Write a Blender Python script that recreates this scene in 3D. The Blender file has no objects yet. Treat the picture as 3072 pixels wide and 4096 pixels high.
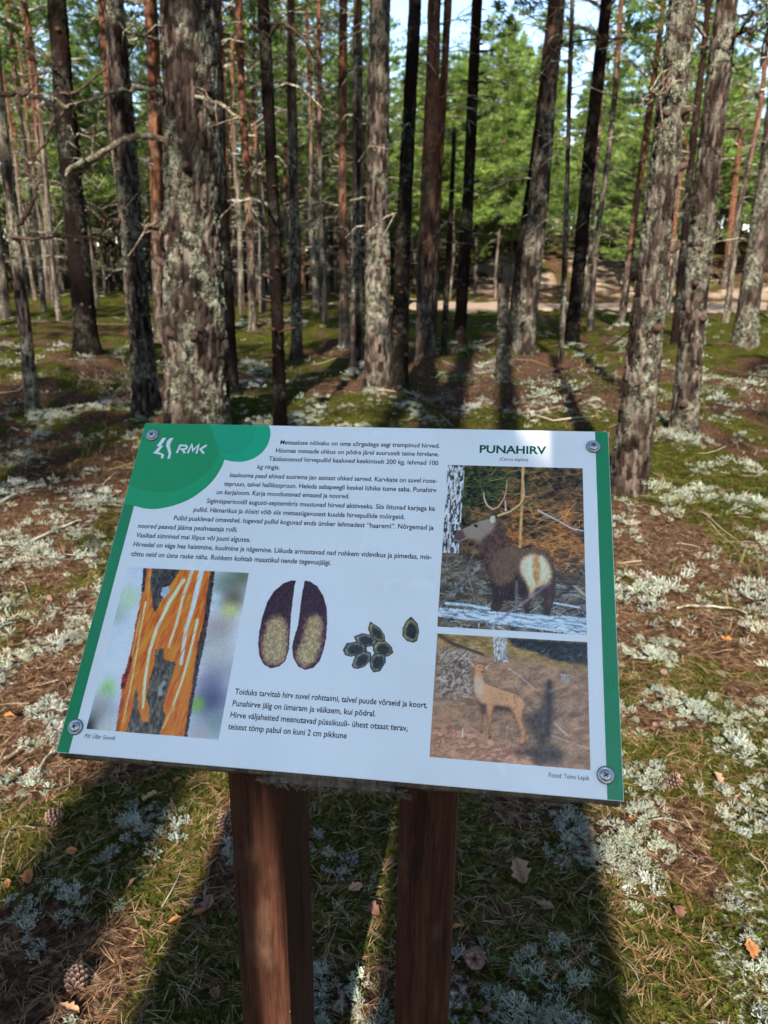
import bpy, math, random
import numpy as np
from mathutils import Matrix, Vector

SC = bpy.context.scene
COL = SC.collection
rng = np.random.default_rng(7)
random.seed(7)

# ------------------------------------------------------------------ camera
CAM_ROT = ((0.999933, -0.011583, 0.0), (0.003545, 0.306060, -0.952006), (0.011027, 0.951942, 0.306081))
cd = bpy.data.cameras.new("camera")
cam = bpy.data.objects.new("camera", cd)
COL.objects.link(cam)
cam.matrix_world = Matrix.Translation((0, 0, 1.4)) @ Matrix(CAM_ROT).to_4x4()
cd.sensor_fit = 'HORIZONTAL'
cd.sensor_width = 36.0
cd.lens = 34.8
cd.clip_start = 0.05
cd.clip_end = 2000
cd.dof.use_dof = True
cd.dof.focus_distance = 0.9
cd.dof.aperture_fstop = 12.0
SC.camera = cam

# ------------------------------------------------------------------ light
SUN_AZ = math.radians(8.0)      # shadows run 8 degrees to the right of straight ahead
SUN_EL = math.radians(34.0)
world = bpy.data.worlds.new("World")
SC.world = world
world.use_nodes = True
wn = world.node_tree.nodes
wl = world.node_tree.links
sky = wn.new('ShaderNodeTexSky')
sky.sky_type = 'NISHITA'
sky.sun_disc = False
sky.sun_elevation = SUN_EL
sky.sun_rotation = math.pi + SUN_AZ
sky.air_density = 1.0
sky.dust_density = 0.3
sky.ozone_density = 1.0
bg = wn['Background']
bg.inputs['Strength'].default_value = 0.098
wl.new(sky.outputs[0], bg.inputs['Color'])
sd = bpy.data.lights.new("sun", 'SUN')
sd.energy = 4.7
sd.angle = math.radians(0.6)
sd.color = (1.0, 0.91, 0.76)
sun = bpy.data.objects.new("sun", sd)
COL.objects.link(sun)
sun_dir = Vector((math.sin(SUN_AZ) * math.cos(SUN_EL), math.cos(SUN_AZ) * math.cos(SUN_EL), -math.sin(SUN_EL)))
sun.rotation_euler = sun_dir.to_track_quat('-Z', 'Y').to_euler()
sun.location = (-3, -12, 12)
SC.view_settings.view_transform = 'Standard'
SC.view_settings.look = 'None'
SC.view_settings.exposure = 1.92
SC.view_settings.gamma = 1.0
SC.view_settings.use_curve_mapping = False
SC.cycles.max_bounces = 4
SC.cycles.diffuse_bounces = 2
SC.cycles.transparent_max_bounces = 4
SC.cycles.adaptive_threshold = 0.02

# ------------------------------------------------------------------ traced measurements (metres; panel print in millimetres)
PANEL = {'o': [-0.352, 0.6844, 0.9025], 'ax': [0.98967, -0.14181, 0.02119], 'ay': [0.08215, 0.68194, 0.72678], 'n': [-0.11752, -0.71753, 0.68654]}
POSTS = [[[-0.17, 0.689, 0.875], [-0.109, 0.68, 0.867]], [[0.019, 0.661, 0.878], [0.081, 0.653, 0.88]]]
AXH = [0.99, -0.142, 0.0]
BACK = [0.142, 0.99, 0.0]
LINES = [('Metsaaluse nõlvaku on oma sõrgadega segi trampinud hirved.', [188.6, 392.3], [391.5, 391.9]), ('Hiiumaa metsade uhkus on põdra järel suuruselt teine hirvlane.', [184.5, 380.3], [391.3, 379.7]), ('Täiskasvanud hirvepullid kaaluvad keskmiselt 200 kg, lehmad 100', [177.4, 368.2], [391.3, 367.2]), ('kg ringis.', [164.6, 355.6], [193.5, 355.6]), ('Isaslooma pead ehivad suurema jao aastast uhked sarved. Karvkate on suvel roos-', [130.9, 342.5], [391.3, 343.2]), ('tepruun, talvel hallikaspruun. Heleda sabapeegli keskel lühike tume saba. Punahirv', [125.8, 330.7], [391.3, 329.9]), ('on karjaloom. Karja moodustavad emased ja noored.', [118.2, 318.7], [286.4, 318.0]), ('Sigimisperioodil augusti-septembris muutuvad hirved aktiivseks. Siis liituvad karjaga ka', [108.2, 306.1], [391.1, 305.3]), ('pullid. Hämarikus ja öösiti võib siis metsasügavusest kuulda hirvepullide möirgeid.', [93.6, 293.6], [356.0, 292.9]), ('Pullid pusklevad omavahel, tugevad pullid koguvad enda ümber lehmadest “haaremi”. Nõrgemad ja', [70.7, 280.6], [391.0, 280.9]), ('noored peavad jääma pealtvaataja rolli.', [27.1, 267.9], [154.6, 268.7]), ('Vasikad sünnivad mai lõpus või juuni alguses.', [27.7, 255.7], [173.0, 256.1]), ('Hirvedel on väga hea haistmine, kuulmine ja nägemine. Liikuda armastavad nad rohkem videvikus ja pimedas, mis-', [27.2, 243.3], [391.3, 243.9]), ('tõttu neid on üsna raske näha. Rohkem kohtab maastikul nende tegevusjälgi.', [27.3, 230.6], [274.6, 231.4]), ('Toiduks tarvitab hirv suvel rohttaimi, talvel puude võrseid ja koort.', [187.1, 75.6], [397.8, 75.5]), ('Punahirve jälg on ümaram ja väiksem, kui põdral.', [186.9, 63.0], [343.9, 62.8]), ('Hirve väljaheited meenutavad püssikuuli- ühest otsast terav,', [186.7, 50.7], [378.9, 50.3]), ('teisest tömp pabul on kuni 2 cm pikkune', [186.5, 38.5], [315.7, 37.9]), ('Pilt: Üllar Soonik', [27.6, 17.2], [63.5, 17.6]), ('Fotod: Toivo Lepik', [522.6, 16.9], [561.8, 16.5]), ('PUNAHIRV', [440.6, 386.4], [520.6, 387.0]), ('(Cervus elaphus)', [465.2, 376.0], [499.0, 376.5]), ('RMK', [51.9, 375.5], [91.3, 375.3])]
SCREWS = [[15.0, 400.9], [575.8, 398.3], [14.9, 27.6], [577.5, 22.8]]
LOGO = [[[29.6, 397.6], [34.6, 397.7], [29.9, 385.5], [33.5, 385.6], [28.7, 376.5], [37.5, 372.7], [37.5, 367.0], [34.2, 366.9], [33.8, 372.3], [21.8, 374.1], [28.4, 384.8], [24.3, 384.7]], [[39.6, 397.3], [44.6, 398.0], [42.4, 391.0], [42.1, 386.4], [44.8, 380.1], [46.7, 374.8], [46.5, 366.7], [43.3, 366.6], [43.3, 373.8], [40.0, 380.9], [36.8, 386.3], [37.0, 392.7]]]
PIC = {'stag': {'body': [[444.0, 266.1], [456.4, 272.9], [473.4, 269.8], [481.8, 266.3], [490.3, 262.0], [502.7, 263.4], [517.9, 261.8], [524.7, 256.0], [528.7, 245.7], [531.1, 231.0], [529.9, 210.5], [527.8, 198.9], [523.7, 183.8], [518.5, 183.8], [517.8, 204.1], [513.8, 209.6], [507.1, 212.2], [503.1, 203.3], [502.6, 184.8], [497.2, 185.9], [495.1, 201.4], [488.3, 208.3], [485.7, 198.1], [474.9, 198.9], [469.8, 185.7], [461.8, 186.0], [461.2, 206.9], [458.6, 222.9], [453.5, 233.0], [451.8, 243.5], [447.2, 253.9]], 'flank': [[462.7, 251.6], [479.2, 258.5], [487.6, 252.8], [487.8, 237.7], [484.0, 222.7], [474.5, 216.3], [463.5, 220.2], [455.0, 230.1], [454.6, 240.6]], 'belly': [[459.4, 221.4], [469.1, 214.6], [482.6, 221.1], [487.9, 233.2], [490.7, 230.4], [498.9, 219.0], [500.4, 204.6], [496.4, 201.5], [488.3, 208.3], [485.7, 198.1], [474.9, 198.9], [470.9, 195.8], [462.2, 195.3], [461.2, 206.9]], 'rearleg': [[509.8, 212.3], [523.2, 221.8], [528.6, 227.9], [529.9, 210.5], [527.1, 203.2], [517.8, 202.7], [513.8, 209.6]], 'head': [[414.3, 276.6], [417.0, 280.6], [424.8, 283.3], [436.0, 289.3], [444.4, 294.5], [455.7, 298.1], [464.2, 298.5], [473.0, 287.7], [474.7, 273.7], [473.4, 267.4], [456.9, 259.0], [445.9, 252.4], [441.8, 267.6], [429.7, 269.4], [421.2, 267.5], [416.8, 269.6]], 'neck': [[456.8, 307.8], [464.0, 307.3], [473.0, 289.3], [475.4, 273.7], [480.4, 266.2], [462.6, 254.7], [454.9, 231.6], [447.5, 246.3], [444.2, 258.4], [446.8, 266.3], [461.8, 282.5], [465.1, 292.1]], 'muzzle': [[414.3, 276.6], [417.0, 280.6], [424.8, 282.5], [429.6, 271.7], [421.2, 267.5], [416.8, 269.6]], 'ear': [[455.6, 301.3], [461.3, 303.1], [463.6, 295.2], [459.5, 290.3], [455.1, 293.3]], 'eye': [[436.7, 288.6], [439.5, 290.3], [443.2, 288.1], [440.4, 285.6]], 'rump': [[494.5, 251.6], [504.1, 255.8], [517.9, 254.2], [524.7, 242.5], [526.6, 232.2], [523.2, 221.8], [515.1, 217.0], [508.4, 213.7], [505.8, 203.5], [501.8, 204.7], [500.3, 216.2], [496.2, 223.3], [491.3, 233.4], [491.2, 243.9]], 'tail': [[505.5, 255.1], [511.7, 253.9], [514.5, 242.0], [513.8, 225.7], [509.8, 216.7], [506.3, 226.8], [504.9, 241.5]], 'birch': [[402.6, 368.0], [423.6, 368.3], [422.7, 313.0], [421.9, 252.8], [402.5, 252.7], [402.5, 296.0]], 'floor': [[402.1, 251.9], [423.2, 255.9], [451.9, 239.0], [531.4, 232.4], [563.4, 226.7], [562.6, 163.6], [403.1, 164.9]], 'log': [[403.2, 186.3], [469.9, 185.0], [563.1, 184.0], [562.6, 163.6], [402.4, 176.2]], 'spr': [[424.1, 363.1], [471.3, 368.0], [475.1, 324.7], [448.0, 313.9], [423.4, 313.0]], 'strokes': [[[[458.9, 310.3], [452.3, 314.9], [448.4, 323.7], [447.4, 332.8]], 2.07, (215, 175, 125)], [[[458.9, 310.3], [465.3, 313.8], [471.5, 324.6], [474.1, 336.2], [474.6, 349.5]], 1.87, (210, 165, 115)], [[[473.5, 331.2], [467.6, 336.0]], 1.14, (190, 150, 110)], [[[474.2, 331.2], [479.3, 331.4]], 0.93, (190, 150, 110)], [[[455.5, 302.9], [445.5, 304.1], [435.3, 307.0], [429.2, 312.4]], 1.66, (160, 110, 85)], [[[444.0, 304.9], [435.8, 312.7]], 1.04, (160, 110, 85)], [[[465.6, 302.5], [478.3, 307.8], [489.5, 317.1], [495.1, 327.1], [494.2, 341.8], [493.4, 353.5]], 2.49, (220, 170, 115)], [[[495.8, 327.9], [503.7, 329.0], [507.2, 332.4]], 1.45, (200, 150, 100)], [[[474.0, 309.3], [473.0, 322.2]], 1.87, (225, 195, 170)]], 'trunk': [[[493.2, 367.8], [492.4, 315.6], [490.9, 263.6]], 3.0], 'sticks': [[[[510.9, 310.7], [534.6, 298.1], [548.4, 289.3], [562.1, 286.7]], 1.35, (215, 220, 235)], [[[404.4, 189.3], [423.7, 215.2], [435.3, 236.7], [441.1, 266.0]], 2.28, (120, 100, 120)], [[[488.1, 221.4], [487.8, 196.7]], 2.9, (135, 120, 125)], [[[457.0, 165.3], [475.3, 180.4], [503.1, 203.3], [524.6, 221.8]], 3.73, (140, 122, 138)], [[[551.3, 218.8], [563.0, 209.4]], 1.24, (220, 205, 185)], [[[438.4, 227.8], [445.1, 235.6], [446.3, 240.2]], 1.04, (215, 205, 195)], [[[411.1, 191.8], [435.8, 191.0], [459.0, 188.0]], 3.53, (175, 205, 220)], [[[527.1, 198.9], [556.1, 194.8]], 2.49, (185, 205, 220)]]}, 'doe': {'body': [[444.7, 120.5], [447.2, 125.5], [455.4, 124.7], [456.9, 118.6], [454.4, 114.3], [456.0, 106.2], [464.1, 102.7], [480.2, 98.4], [492.2, 95.2], [498.8, 89.1], [499.9, 82.6], [496.9, 78.4], [496.4, 68.0], [499.7, 61.8], [499.4, 47.8], [496.7, 43.8], [493.5, 44.2], [493.9, 57.6], [489.9, 67.5], [485.2, 77.6], [481.9, 81.3], [467.4, 80.3], [465.6, 74.9], [464.1, 59.2], [465.0, 49.6], [462.4, 48.8], [461.2, 59.0], [459.9, 75.8], [456.4, 72.9], [456.4, 53.5], [453.1, 54.5], [454.0, 66.2], [454.0, 79.3], [449.4, 85.6], [445.4, 96.0], [444.5, 108.2]], 'neck': [[445.0, 112.3], [453.8, 112.9], [456.3, 96.8], [453.9, 88.6], [448.5, 90.9], [444.9, 98.7]], 'ears': [[[438.2, 129.8], [444.5, 124.7], [445.4, 120.6], [441.1, 124.5]], [[455.5, 122.6], [462.1, 127.2], [458.3, 119.3]]], 'under': [[448.7, 86.9], [454.1, 84.6], [459.4, 83.6], [459.0, 75.7], [454.5, 72.8], [454.0, 79.3]], 'belly': [[466.7, 83.5], [481.8, 82.6], [485.9, 76.3], [481.9, 78.0], [467.5, 78.9]], 'dark': [[479.1, 156.1], [563.0, 155.6], [563.0, 131.7], [542.3, 133.7], [526.4, 135.5], [511.7, 141.5], [484.7, 148.2]], 'olive': [[403.1, 157.2], [563.0, 155.6], [562.8, 122.8], [509.1, 131.6], [463.2, 134.2], [403.6, 144.6]], 'pink': [[403.8, 63.8], [457.8, 52.3], [509.4, 37.3], [563.4, 25.9], [403.9, 27.0]], 'grey': [[403.2, 138.9], [441.2, 138.5], [445.8, 90.7], [405.3, 82.5]], 'birch': [[463.7, 156.5], [477.4, 156.3], [480.9, 129.8], [466.1, 129.5]], 'stump': [[534.9, 121.0], [544.1, 120.9], [543.9, 112.1], [535.5, 112.9]], 'spruce': [[521.0, 111.9], [527.6, 112.4], [528.6, 75.5], [523.4, 49.7], [541.0, 39.8], [533.3, 28.1], [509.5, 27.5], [503.1, 36.8], [491.7, 33.5], [486.5, 40.5], [509.4, 43.6], [509.4, 56.2], [497.7, 65.5], [498.9, 76.0], [511.9, 79.5], [517.1, 95.6]], 'sticks': [[[[405.7, 154.9], [421.6, 145.8], [453.6, 136.4]], 4.3, (70, 60, 45)], [[[481.1, 122.9], [493.2, 115.5], [507.9, 103.0]], 1.51, (205, 180, 165)], [[[421.4, 95.7], [424.2, 106.8], [422.5, 113.6]], 1.51, (190, 175, 170)], [[[527.3, 70.3], [541.2, 58.6]], 1.94, (205, 185, 165)], [[[435.7, 49.3], [436.0, 57.1]], 1.51, (225, 210, 190)], [[[443.1, 58.9], [460.5, 49.9]], 1.29, (190, 160, 130)], [[[487.5, 141.4], [511.7, 141.5]], 1.29, (195, 160, 110)], [[[524.7, 57.3], [563.6, 46.5]], 1.51, (190, 165, 140)], [[[523.6, 112.1], [522.1, 57.1]], 3.66, (45, 42, 40)], [[[523.6, 101.4], [543.3, 110.8]], 1.29, (190, 165, 120)], [[[541.9, 106.7], [523.6, 90.8]], 1.72, (80, 70, 55)], [[[509.2, 100.4], [522.9, 89.4]], 1.72, (80, 70, 55)], [[[505.4, 83.0], [522.2, 77.7]], 1.94, (70, 62, 52)], [[[522.2, 69.9], [540.3, 81.5]], 1.72, (90, 75, 60)]]}, 'bark': {'trunk': [[47.6, 216.1], [52.1, 191.1], [53.8, 172.1], [54.8, 145.7], [56.6, 123.0], [56.4, 105.1], [55.9, 83.2], [59.3, 52.3], [61.9, 26.3], [142.6, 26.7], [141.3, 63.6], [139.5, 100.3], [141.2, 140.2], [138.9, 178.3], [136.2, 217.2]], 'redge': [[131.2, 216.9], [136.7, 217.2], [139.7, 178.4], [141.8, 137.2], [141.2, 103.3], [142.0, 63.7], [143.3, 26.8], [139.7, 26.8], [138.2, 67.6], [134.4, 124.8], [135.3, 158.0], [132.9, 181.1]], 'ledge': [[47.5, 216.4], [51.4, 216.5], [55.9, 186.5], [52.3, 186.3]], 'top': [[59.1, 216.8], [94.5, 217.2], [86.0, 197.7], [79.4, 178.2], [76.0, 162.4], [70.6, 168.3], [64.6, 187.0], [59.6, 197.9]], 'lich': [[76.1, 192.4], [84.2, 195.2], [87.2, 188.9], [82.1, 179.9], [76.5, 183.6]], 'bot': [[85.4, 118.8], [94.9, 120.9], [98.7, 107.8], [112.8, 105.8], [112.3, 94.2], [109.9, 68.4], [109.4, 54.4], [114.6, 47.9], [111.6, 26.0], [73.4, 26.5], [75.0, 49.2], [72.9, 72.9], [75.1, 73.1], [81.7, 52.5], [89.7, 37.9], [96.6, 39.8], [94.1, 53.3], [87.8, 64.1], [86.8, 83.9], [88.4, 102.8]], 'red': [[57.4, 113.4], [57.5, 94.9], [53.6, 86.0], [55.8, 71.8], [60.2, 72.1], [61.6, 90.8], [61.0, 105.4]], 'blobs': [[[40.5, 200.2], 30, (205, 210, 225)], [[36.9, 175.9], 22, (190, 215, 160)], [[39.7, 140.2], 26, (215, 220, 240)], [[35.9, 118.7], 26, (205, 215, 245)], [[40.4, 72.1], 14, (150, 200, 110)], [[36.7, 46.5], 24, (150, 145, 140)], [[29.8, 28.0], 16, (20, 20, 20)], [[48.8, 29.4], 16, (190, 190, 175)], [[154.4, 202.8], 24, (120, 135, 120)], [[165.9, 182.9], 18, (95, 80, 65)], [[171.5, 211.7], 20, (105, 105, 85)], [[163.9, 168.8], 14, (200, 205, 110)], [[157.3, 147.1], 24, (170, 150, 140)], [[158.2, 119.0], 26, (190, 185, 175)], [[158.0, 90.1], 20, (150, 140, 150)], [[161.2, 66.4], 26, (75, 75, 105)], [[147.6, 61.3], 10, (130, 180, 60)], [[171.7, 42.6], 18, (120, 140, 130)], [[155.4, 30.6], 18, (175, 165, 160)], [[143.8, 184.8], 8, (200, 215, 210)], [[29.1, 156.6], 20, (170, 180, 165)]], 'strokes': [[[[120.3, 215.9], [119.0, 169.4], [116.5, 144.7], [119.1, 104.8]], 4.73, (238, 232, 215)], [[[108.5, 215.3], [104.8, 184.3], [103.7, 150.1], [100.6, 122.7]], 3.44, (245, 195, 155)], [[[100.7, 203.3], [89.4, 175.6], [81.4, 142.7], [79.3, 118.4], [81.6, 83.5], [86.5, 54.2]], 3.66, (252, 220, 165)], [[[128.0, 156.1], [127.0, 117.0], [124.6, 86.4], [120.4, 58.0]], 2.58, (252, 225, 175)], [[[121.0, 55.3], [118.2, 48.2], [114.1, 34.2]], 3.23, (240, 160, 80)], [[[60.5, 174.0], [64.1, 117.5], [66.9, 69.7], [67.5, 37.6]], 1.72, (255, 205, 135)], [[[57.3, 158.2], [59.6, 117.2], [60.7, 76.4]], 1.29, (250, 190, 110)], [[[131.1, 193.6], [132.8, 154.8], [130.0, 124.6]], 1.29, (200, 70, 20)], [[[57.3, 210.8], [64.7, 166.4]], 1.51, (250, 160, 70)]]}, 'draw': {'hoofs': [[[236.3, 209.9], [230.2, 209.6], [222.1, 205.9], [212.2, 195.8], [206.4, 182.3], [203.6, 164.8], [202.9, 146.3], [204.1, 132.4], [207.8, 118.9], [214.2, 109.8], [223.0, 106.1], [232.2, 109.0], [238.0, 115.4], [240.1, 129.1], [238.1, 151.2], [236.2, 173.8], [236.0, 189.7], [235.5, 202.9]], [[246.6, 210.1], [253.1, 209.7], [262.3, 204.3], [270.9, 193.0], [276.6, 178.9], [279.3, 162.0], [280.4, 145.4], [279.5, 131.6], [276.5, 117.9], [270.8, 110.1], [261.7, 106.9], [253.1, 110.3], [246.2, 120.0], [243.1, 132.1], [244.2, 143.2], [246.3, 157.3], [246.0, 174.3], [245.6, 191.7]]], 'tans': [[[210.6, 160.9], [221.0, 167.2], [231.8, 160.7], [235.7, 144.1], [238.6, 123.6], [235.0, 112.5], [224.5, 109.8], [214.2, 113.9], [209.2, 127.2], [208.0, 138.2], [210.4, 149.6]], [[258.6, 169.3], [269.7, 170.0], [273.9, 158.9], [275.0, 139.5], [273.6, 119.0], [265.3, 110.4], [254.2, 112.4], [248.4, 124.2], [254.6, 138.3], [254.6, 157.8]]], 'pellets': [[[328.9, 164.2], [338.9, 158.6], [344.2, 152.0], [345.6, 144.5], [336.9, 144.7], [331.0, 149.8], [327.3, 156.5]], [[312.9, 147.3], [321.4, 151.0], [331.0, 149.8], [335.8, 144.6], [334.7, 139.8], [325.5, 137.2], [317.0, 140.7]], [[302.5, 131.7], [305.1, 138.6], [314.3, 140.8], [324.0, 138.4], [325.9, 133.1], [321.0, 128.8], [310.6, 125.7], [305.1, 127.1]], [[334.8, 137.8], [338.3, 143.4], [346.3, 143.9], [353.5, 138.2], [355.1, 132.3], [350.4, 128.6], [341.1, 128.7], [336.0, 132.4]], [[313.7, 116.3], [316.5, 127.1], [324.8, 131.3], [331.0, 129.4], [331.7, 122.7], [326.4, 115.7], [320.0, 112.9], [315.3, 113.7]], [[332.3, 122.8], [337.0, 129.8], [347.0, 129.7], [348.4, 121.2], [343.9, 112.3], [337.5, 110.5], [333.8, 114.9]], [[373.1, 173.5], [380.6, 166.5], [382.9, 157.0], [381.3, 147.4], [377.5, 145.1], [370.1, 146.7], [365.4, 151.9], [365.0, 160.1], [368.4, 168.6]]]}}
TREES = {'A': [-3.764, 7.85, -3.667, 2.784, 0.069, 0.044], 'B': [-4.68, 11.809, -4.566, 4.912, 0.167, 0.12], 'C': [-2.357, 7.278, -2.313, 3.57, 0.119, 0.082], 'D': [-4.438, 15.01, -4.19, 5.881, 0.138, 0.109], 'E': [-1.643, 6.445, -1.526, 3.327, 0.266, 0.211], 'E2': [-1.903, 9.133, -1.863, 4.133, 0.085, 0.064], 'F': [-4.329, 21.375, -4.246, 7.798, 0.104, 0.08], 'G': [-3.163, 18.184, -3.202, 6.847, 0.1, 0.073], 'H': [-0.969, 6.788, -0.984, 3.436, 0.06, 0.042], 'I': [-1.521, 12.807, -1.458, 5.244, 0.094, 0.058], 'J': [-0.808, 14.411, -0.79, 5.734, 0.088, 0.062], 'J2': [-0.441, 10.999, -0.397, 4.71, 0.088, 0.053], 'K': [-0.103, 9.466, -0.113, 4.251, 0.153, 0.112], 'L': [0.152, 8.817, 0.249, 4.059, 0.099, 0.064], 'M': [0.654, 13.036, 0.669, 5.334, 0.152, 0.098], 'M2': [0.787, 13.273, 0.88, 5.408, 0.073, 0.057], 'N': [1.045, 13.454, 1.061, 3.747, 0.058, 0.03], 'O': [1.504, 15.452, 1.57, 6.071, 0.123, 0.091], 'P2': [2.353, 14.424, 2.719, 5.37, 0.088, 0.07], 'P': [2.327, 12.853, 2.497, 5.297, 0.174, 0.124], 'PS': [1.417, 9.198, 1.392, 1.182, 0.069, 0.063], 'Q': [2.7, 11.619, 2.45, 4.925, 0.043, 0.025], 'R': [3.904, 16.063, 3.997, 6.279, 0.147, 0.103], 'S': [6.837, 22.324, 7.039, 6.616, 0.108, 0.08], 'T': [1.566, 4.62, 1.587, 2.808, 0.108, 0.069], 'U': [2.687, 6.584, 2.551, 3.409, 0.113, 0.074], 'U2': [6.324, 16.701, 6.148, 6.493, 0.081, 0.058], 'V': [6.846, 14.501, 6.767, 3.731, 0.195, 0.163], 'X': [15.328, 42.502, 15.312, 7.532, 0.178, 0.144], 'Y': [20.81, 47.897, 20.499, 7.85, 0.23, 0.177], 'Z': [15.795, 39.549, 15.431, 9.705, 0.154, 0.12]}
BRANCHES = [['E', [[-1.708, 6.37, 2.302], [-1.734, 6.314, 2.34], [-1.785, 6.259, 2.371], [-1.857, 6.203, 2.368], [-1.941, 6.148, 2.341], [-2.026, 6.092, 2.292], [-2.111, 6.037, 2.233], [-2.194, 5.981, 2.175], [-2.287, 5.926, 2.128], [-2.338, 5.87, 2.065]], 0.0324, 0.036], ['E', [[-1.743, 6.355, 2.689], [-1.799, 6.269, 2.693], [-1.872, 6.184, 2.686], [-1.945, 6.098, 2.645], [-2.04, 6.012, 2.6], [-2.132, 5.926, 2.55], [-2.22, 5.841, 2.511], [-2.266, 5.755, 2.463]], 0.0245, 0.0115], ['E', [[-1.482, 6.34, 2.667], [-1.345, 6.165, 2.611], [-1.213, 5.99, 2.54], [-1.099, 5.815, 2.456], [-1.005, 5.64, 2.389]], 0.0259, 0.0158], ['E', [[-1.73, 6.385, 3.039], [-1.765, 6.252, 3.025], [-1.798, 6.118, 3.005], [-1.861, 5.985, 2.995]], 0.0216, 0.0115], ['A', [[-3.622, 7.76, 2.939], [-3.462, 7.685, 2.943], [-3.308, 7.61, 2.921], [-3.144, 7.535, 2.878], [-3.017, 7.46, 2.798], [-2.985, 7.385, 2.704], [-3.009, 7.31, 2.585], [-3.039, 7.235, 2.44], [-3.153, 7.16, 2.322]], 0.0368, 0.0158], ['A', [[-3.488, 7.775, 2.393], [-3.418, 7.675, 2.273], [-3.317, 7.575, 2.162], [-3.296, 7.475, 2.038], [-3.331, 7.375, 1.901], [-3.4, 7.275, 1.78]], 0.0263, 0.0403], ['A', [[-3.696, 7.775, 1.707], [-3.475, 7.675, 1.682], [-3.286, 7.575, 1.68], [-3.05, 7.475, 1.708], [-2.873, 7.375, 1.683], [-2.649, 7.275, 1.696]], 0.0298, 0.0123], ['B', [[-4.701, 11.734, 3.766], [-4.358, 11.567, 3.735], [-4.028, 11.401, 3.864], [-3.729, 11.234, 4.007]], 0.0343, 0.0185], ['B', [[-5.471, 11.764, 3.867], [-5.181, 11.664, 3.931], [-4.902, 11.564, 3.952], [-4.628, 11.464, 3.972]], 0.0132, 0.0316], ['B', [[-5.35, 11.764, 4.378], [-5.019, 11.664, 4.276], [-4.762, 11.564, 4.154], [-4.548, 11.464, 4.072]], 0.0132, 0.0237], ['H', [[-0.993, 6.743, 3.265], [-0.857, 6.593, 3.213], [-0.788, 6.443, 3.151]], 0.0167, 0.0091], ['E', [[-1.837, 6.385, 1.721], [-1.857, 6.185, 1.722], [-1.823, 5.985, 1.694]], 0.0245, 0.0144], ['H', [[-0.956, 6.713, 3.155], [-0.89, 6.63, 3.201], [-0.814, 6.546, 3.212], [-0.73, 6.463, 3.146], [-0.623, 6.38, 3.049], [-0.543, 6.296, 2.953], [-0.488, 6.213, 2.868]], 0.0197, 0.0121], ['O', [[1.654, 15.407, 5.256], [1.886, 15.107, 5.209]], 0.0345, 0.0172], ['O', [[1.496, 15.407, 4.774], [1.287, 15.107, 4.72]], 0.031, 0.0138], ['O', [[1.649, 15.407, 4.763], [1.856, 15.107, 4.686]], 0.031, 0.0138], ['P', [[2.636, 12.793, 4.696], [2.773, 12.66, 4.705], [3.048, 12.526, 4.715], [3.485, 12.393, 4.684]], 0.0316, 0.0115], ['T', [[1.553, 4.575, 2.431], [1.452, 4.425, 2.321], [1.336, 4.275, 2.297]], 0.0134, 0.0103], ['U', [[2.615, 6.524, 3.115], [2.604, 6.324, 3.157], [2.576, 6.124, 3.192]], 0.025, 0.0103], ['U', [[2.612, 6.524, 3.137], [2.631, 6.324, 3.136], [2.598, 6.124, 3.062]], 0.0147, 0.0073], ['U', [[2.676, 6.539, 2.516], [2.713, 6.389, 2.503], [2.68, 6.239, 2.433]], 0.0176, 0.0088], ['R', [[4.044, 16.003, 4.747], [4.307, 15.803, 4.626], [4.814, 15.603, 4.43]], 0.0323, 0.0108]]
TWIGS = [[[[-0.917, 1.437], [-0.943, 1.515], [-0.946, 1.579], [-0.93, 1.635]], 0.0039], [[[-0.968, 1.551], [-0.928, 1.574], [-0.858, 1.575]], 0.0047], [[[-1.115, 1.833], [-1.091, 1.874], [-1.07, 1.917]], 0.0086], [[[-0.989, 1.802], [-0.985, 1.878], [-0.981, 1.922]], 0.0085], [[[-0.9, 1.701], [-0.877, 1.726], [-0.864, 1.745]], 0.0057], [[[0.461, 1.514], [0.51, 1.515], [0.549, 1.483], [0.602, 1.454], [0.63, 1.413], [0.652, 1.368], [0.666, 1.339]], 0.0046], [[[0.652, 1.368], [0.643, 1.32]], 0.0028], [[[0.926, 1.527], [0.952, 1.465]], 0.0051], [[[0.52, 1.215], [0.54, 1.162]], 0.0029], [[[0.736, 1.261], [0.745, 1.213], [0.753, 1.16]], 0.0034], [[[-0.539, 1.134], [-0.493, 1.161], [-0.431, 1.176]], 0.0023], [[[-0.424, 1.149], [-0.385, 1.123], [-0.346, 1.095]], 0.0023], [[[0.693, 1.631], [0.756, 1.641], [0.82, 1.614]], 0.0044], [[[-2.294, 4.209], [-2.263, 4.464], [-2.261, 4.748]], 0.0198], [[[-1.925, 3.707], [-1.814, 3.954], [-1.736, 4.044]], 0.015], [[[1.279, 2.965], [1.451, 2.982], [1.589, 2.948]], 0.014], [[[-0.818, 1.278], [-0.807, 1.234], [-0.763, 1.186]], 0.003], [[[0.147, 1.152], [0.17, 1.13], [0.187, 1.093]], 0.0023]]
LEAVES = [[-0.576, 1.763], [-0.635, 1.705], [-0.675, 1.622], [-0.398, 1.359], [-0.329, 1.123], [-0.589, 1.409], [-0.848, 1.434], [-0.773, 1.508], [-0.412, 1.333], [-0.612, 1.094], [0.339, 1.45], [0.793, 1.487], [0.684, 1.336], [0.21, 1.088], [0.796, 1.228], [0.17, 1.283], [0.024, 1.226], [-0.059, 1.409], [0.977, 1.814], [1.022, 2.392], [1.233, 3.295], [-0.971, 2.083], [-0.461, 1.31], [-0.739, 1.845], [1.37, 2.669], [0.547, 1.61], [0.382, 1.35], [0.999, 1.734], [-0.01, 1.337], [-1.481, 3.019]]
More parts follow.
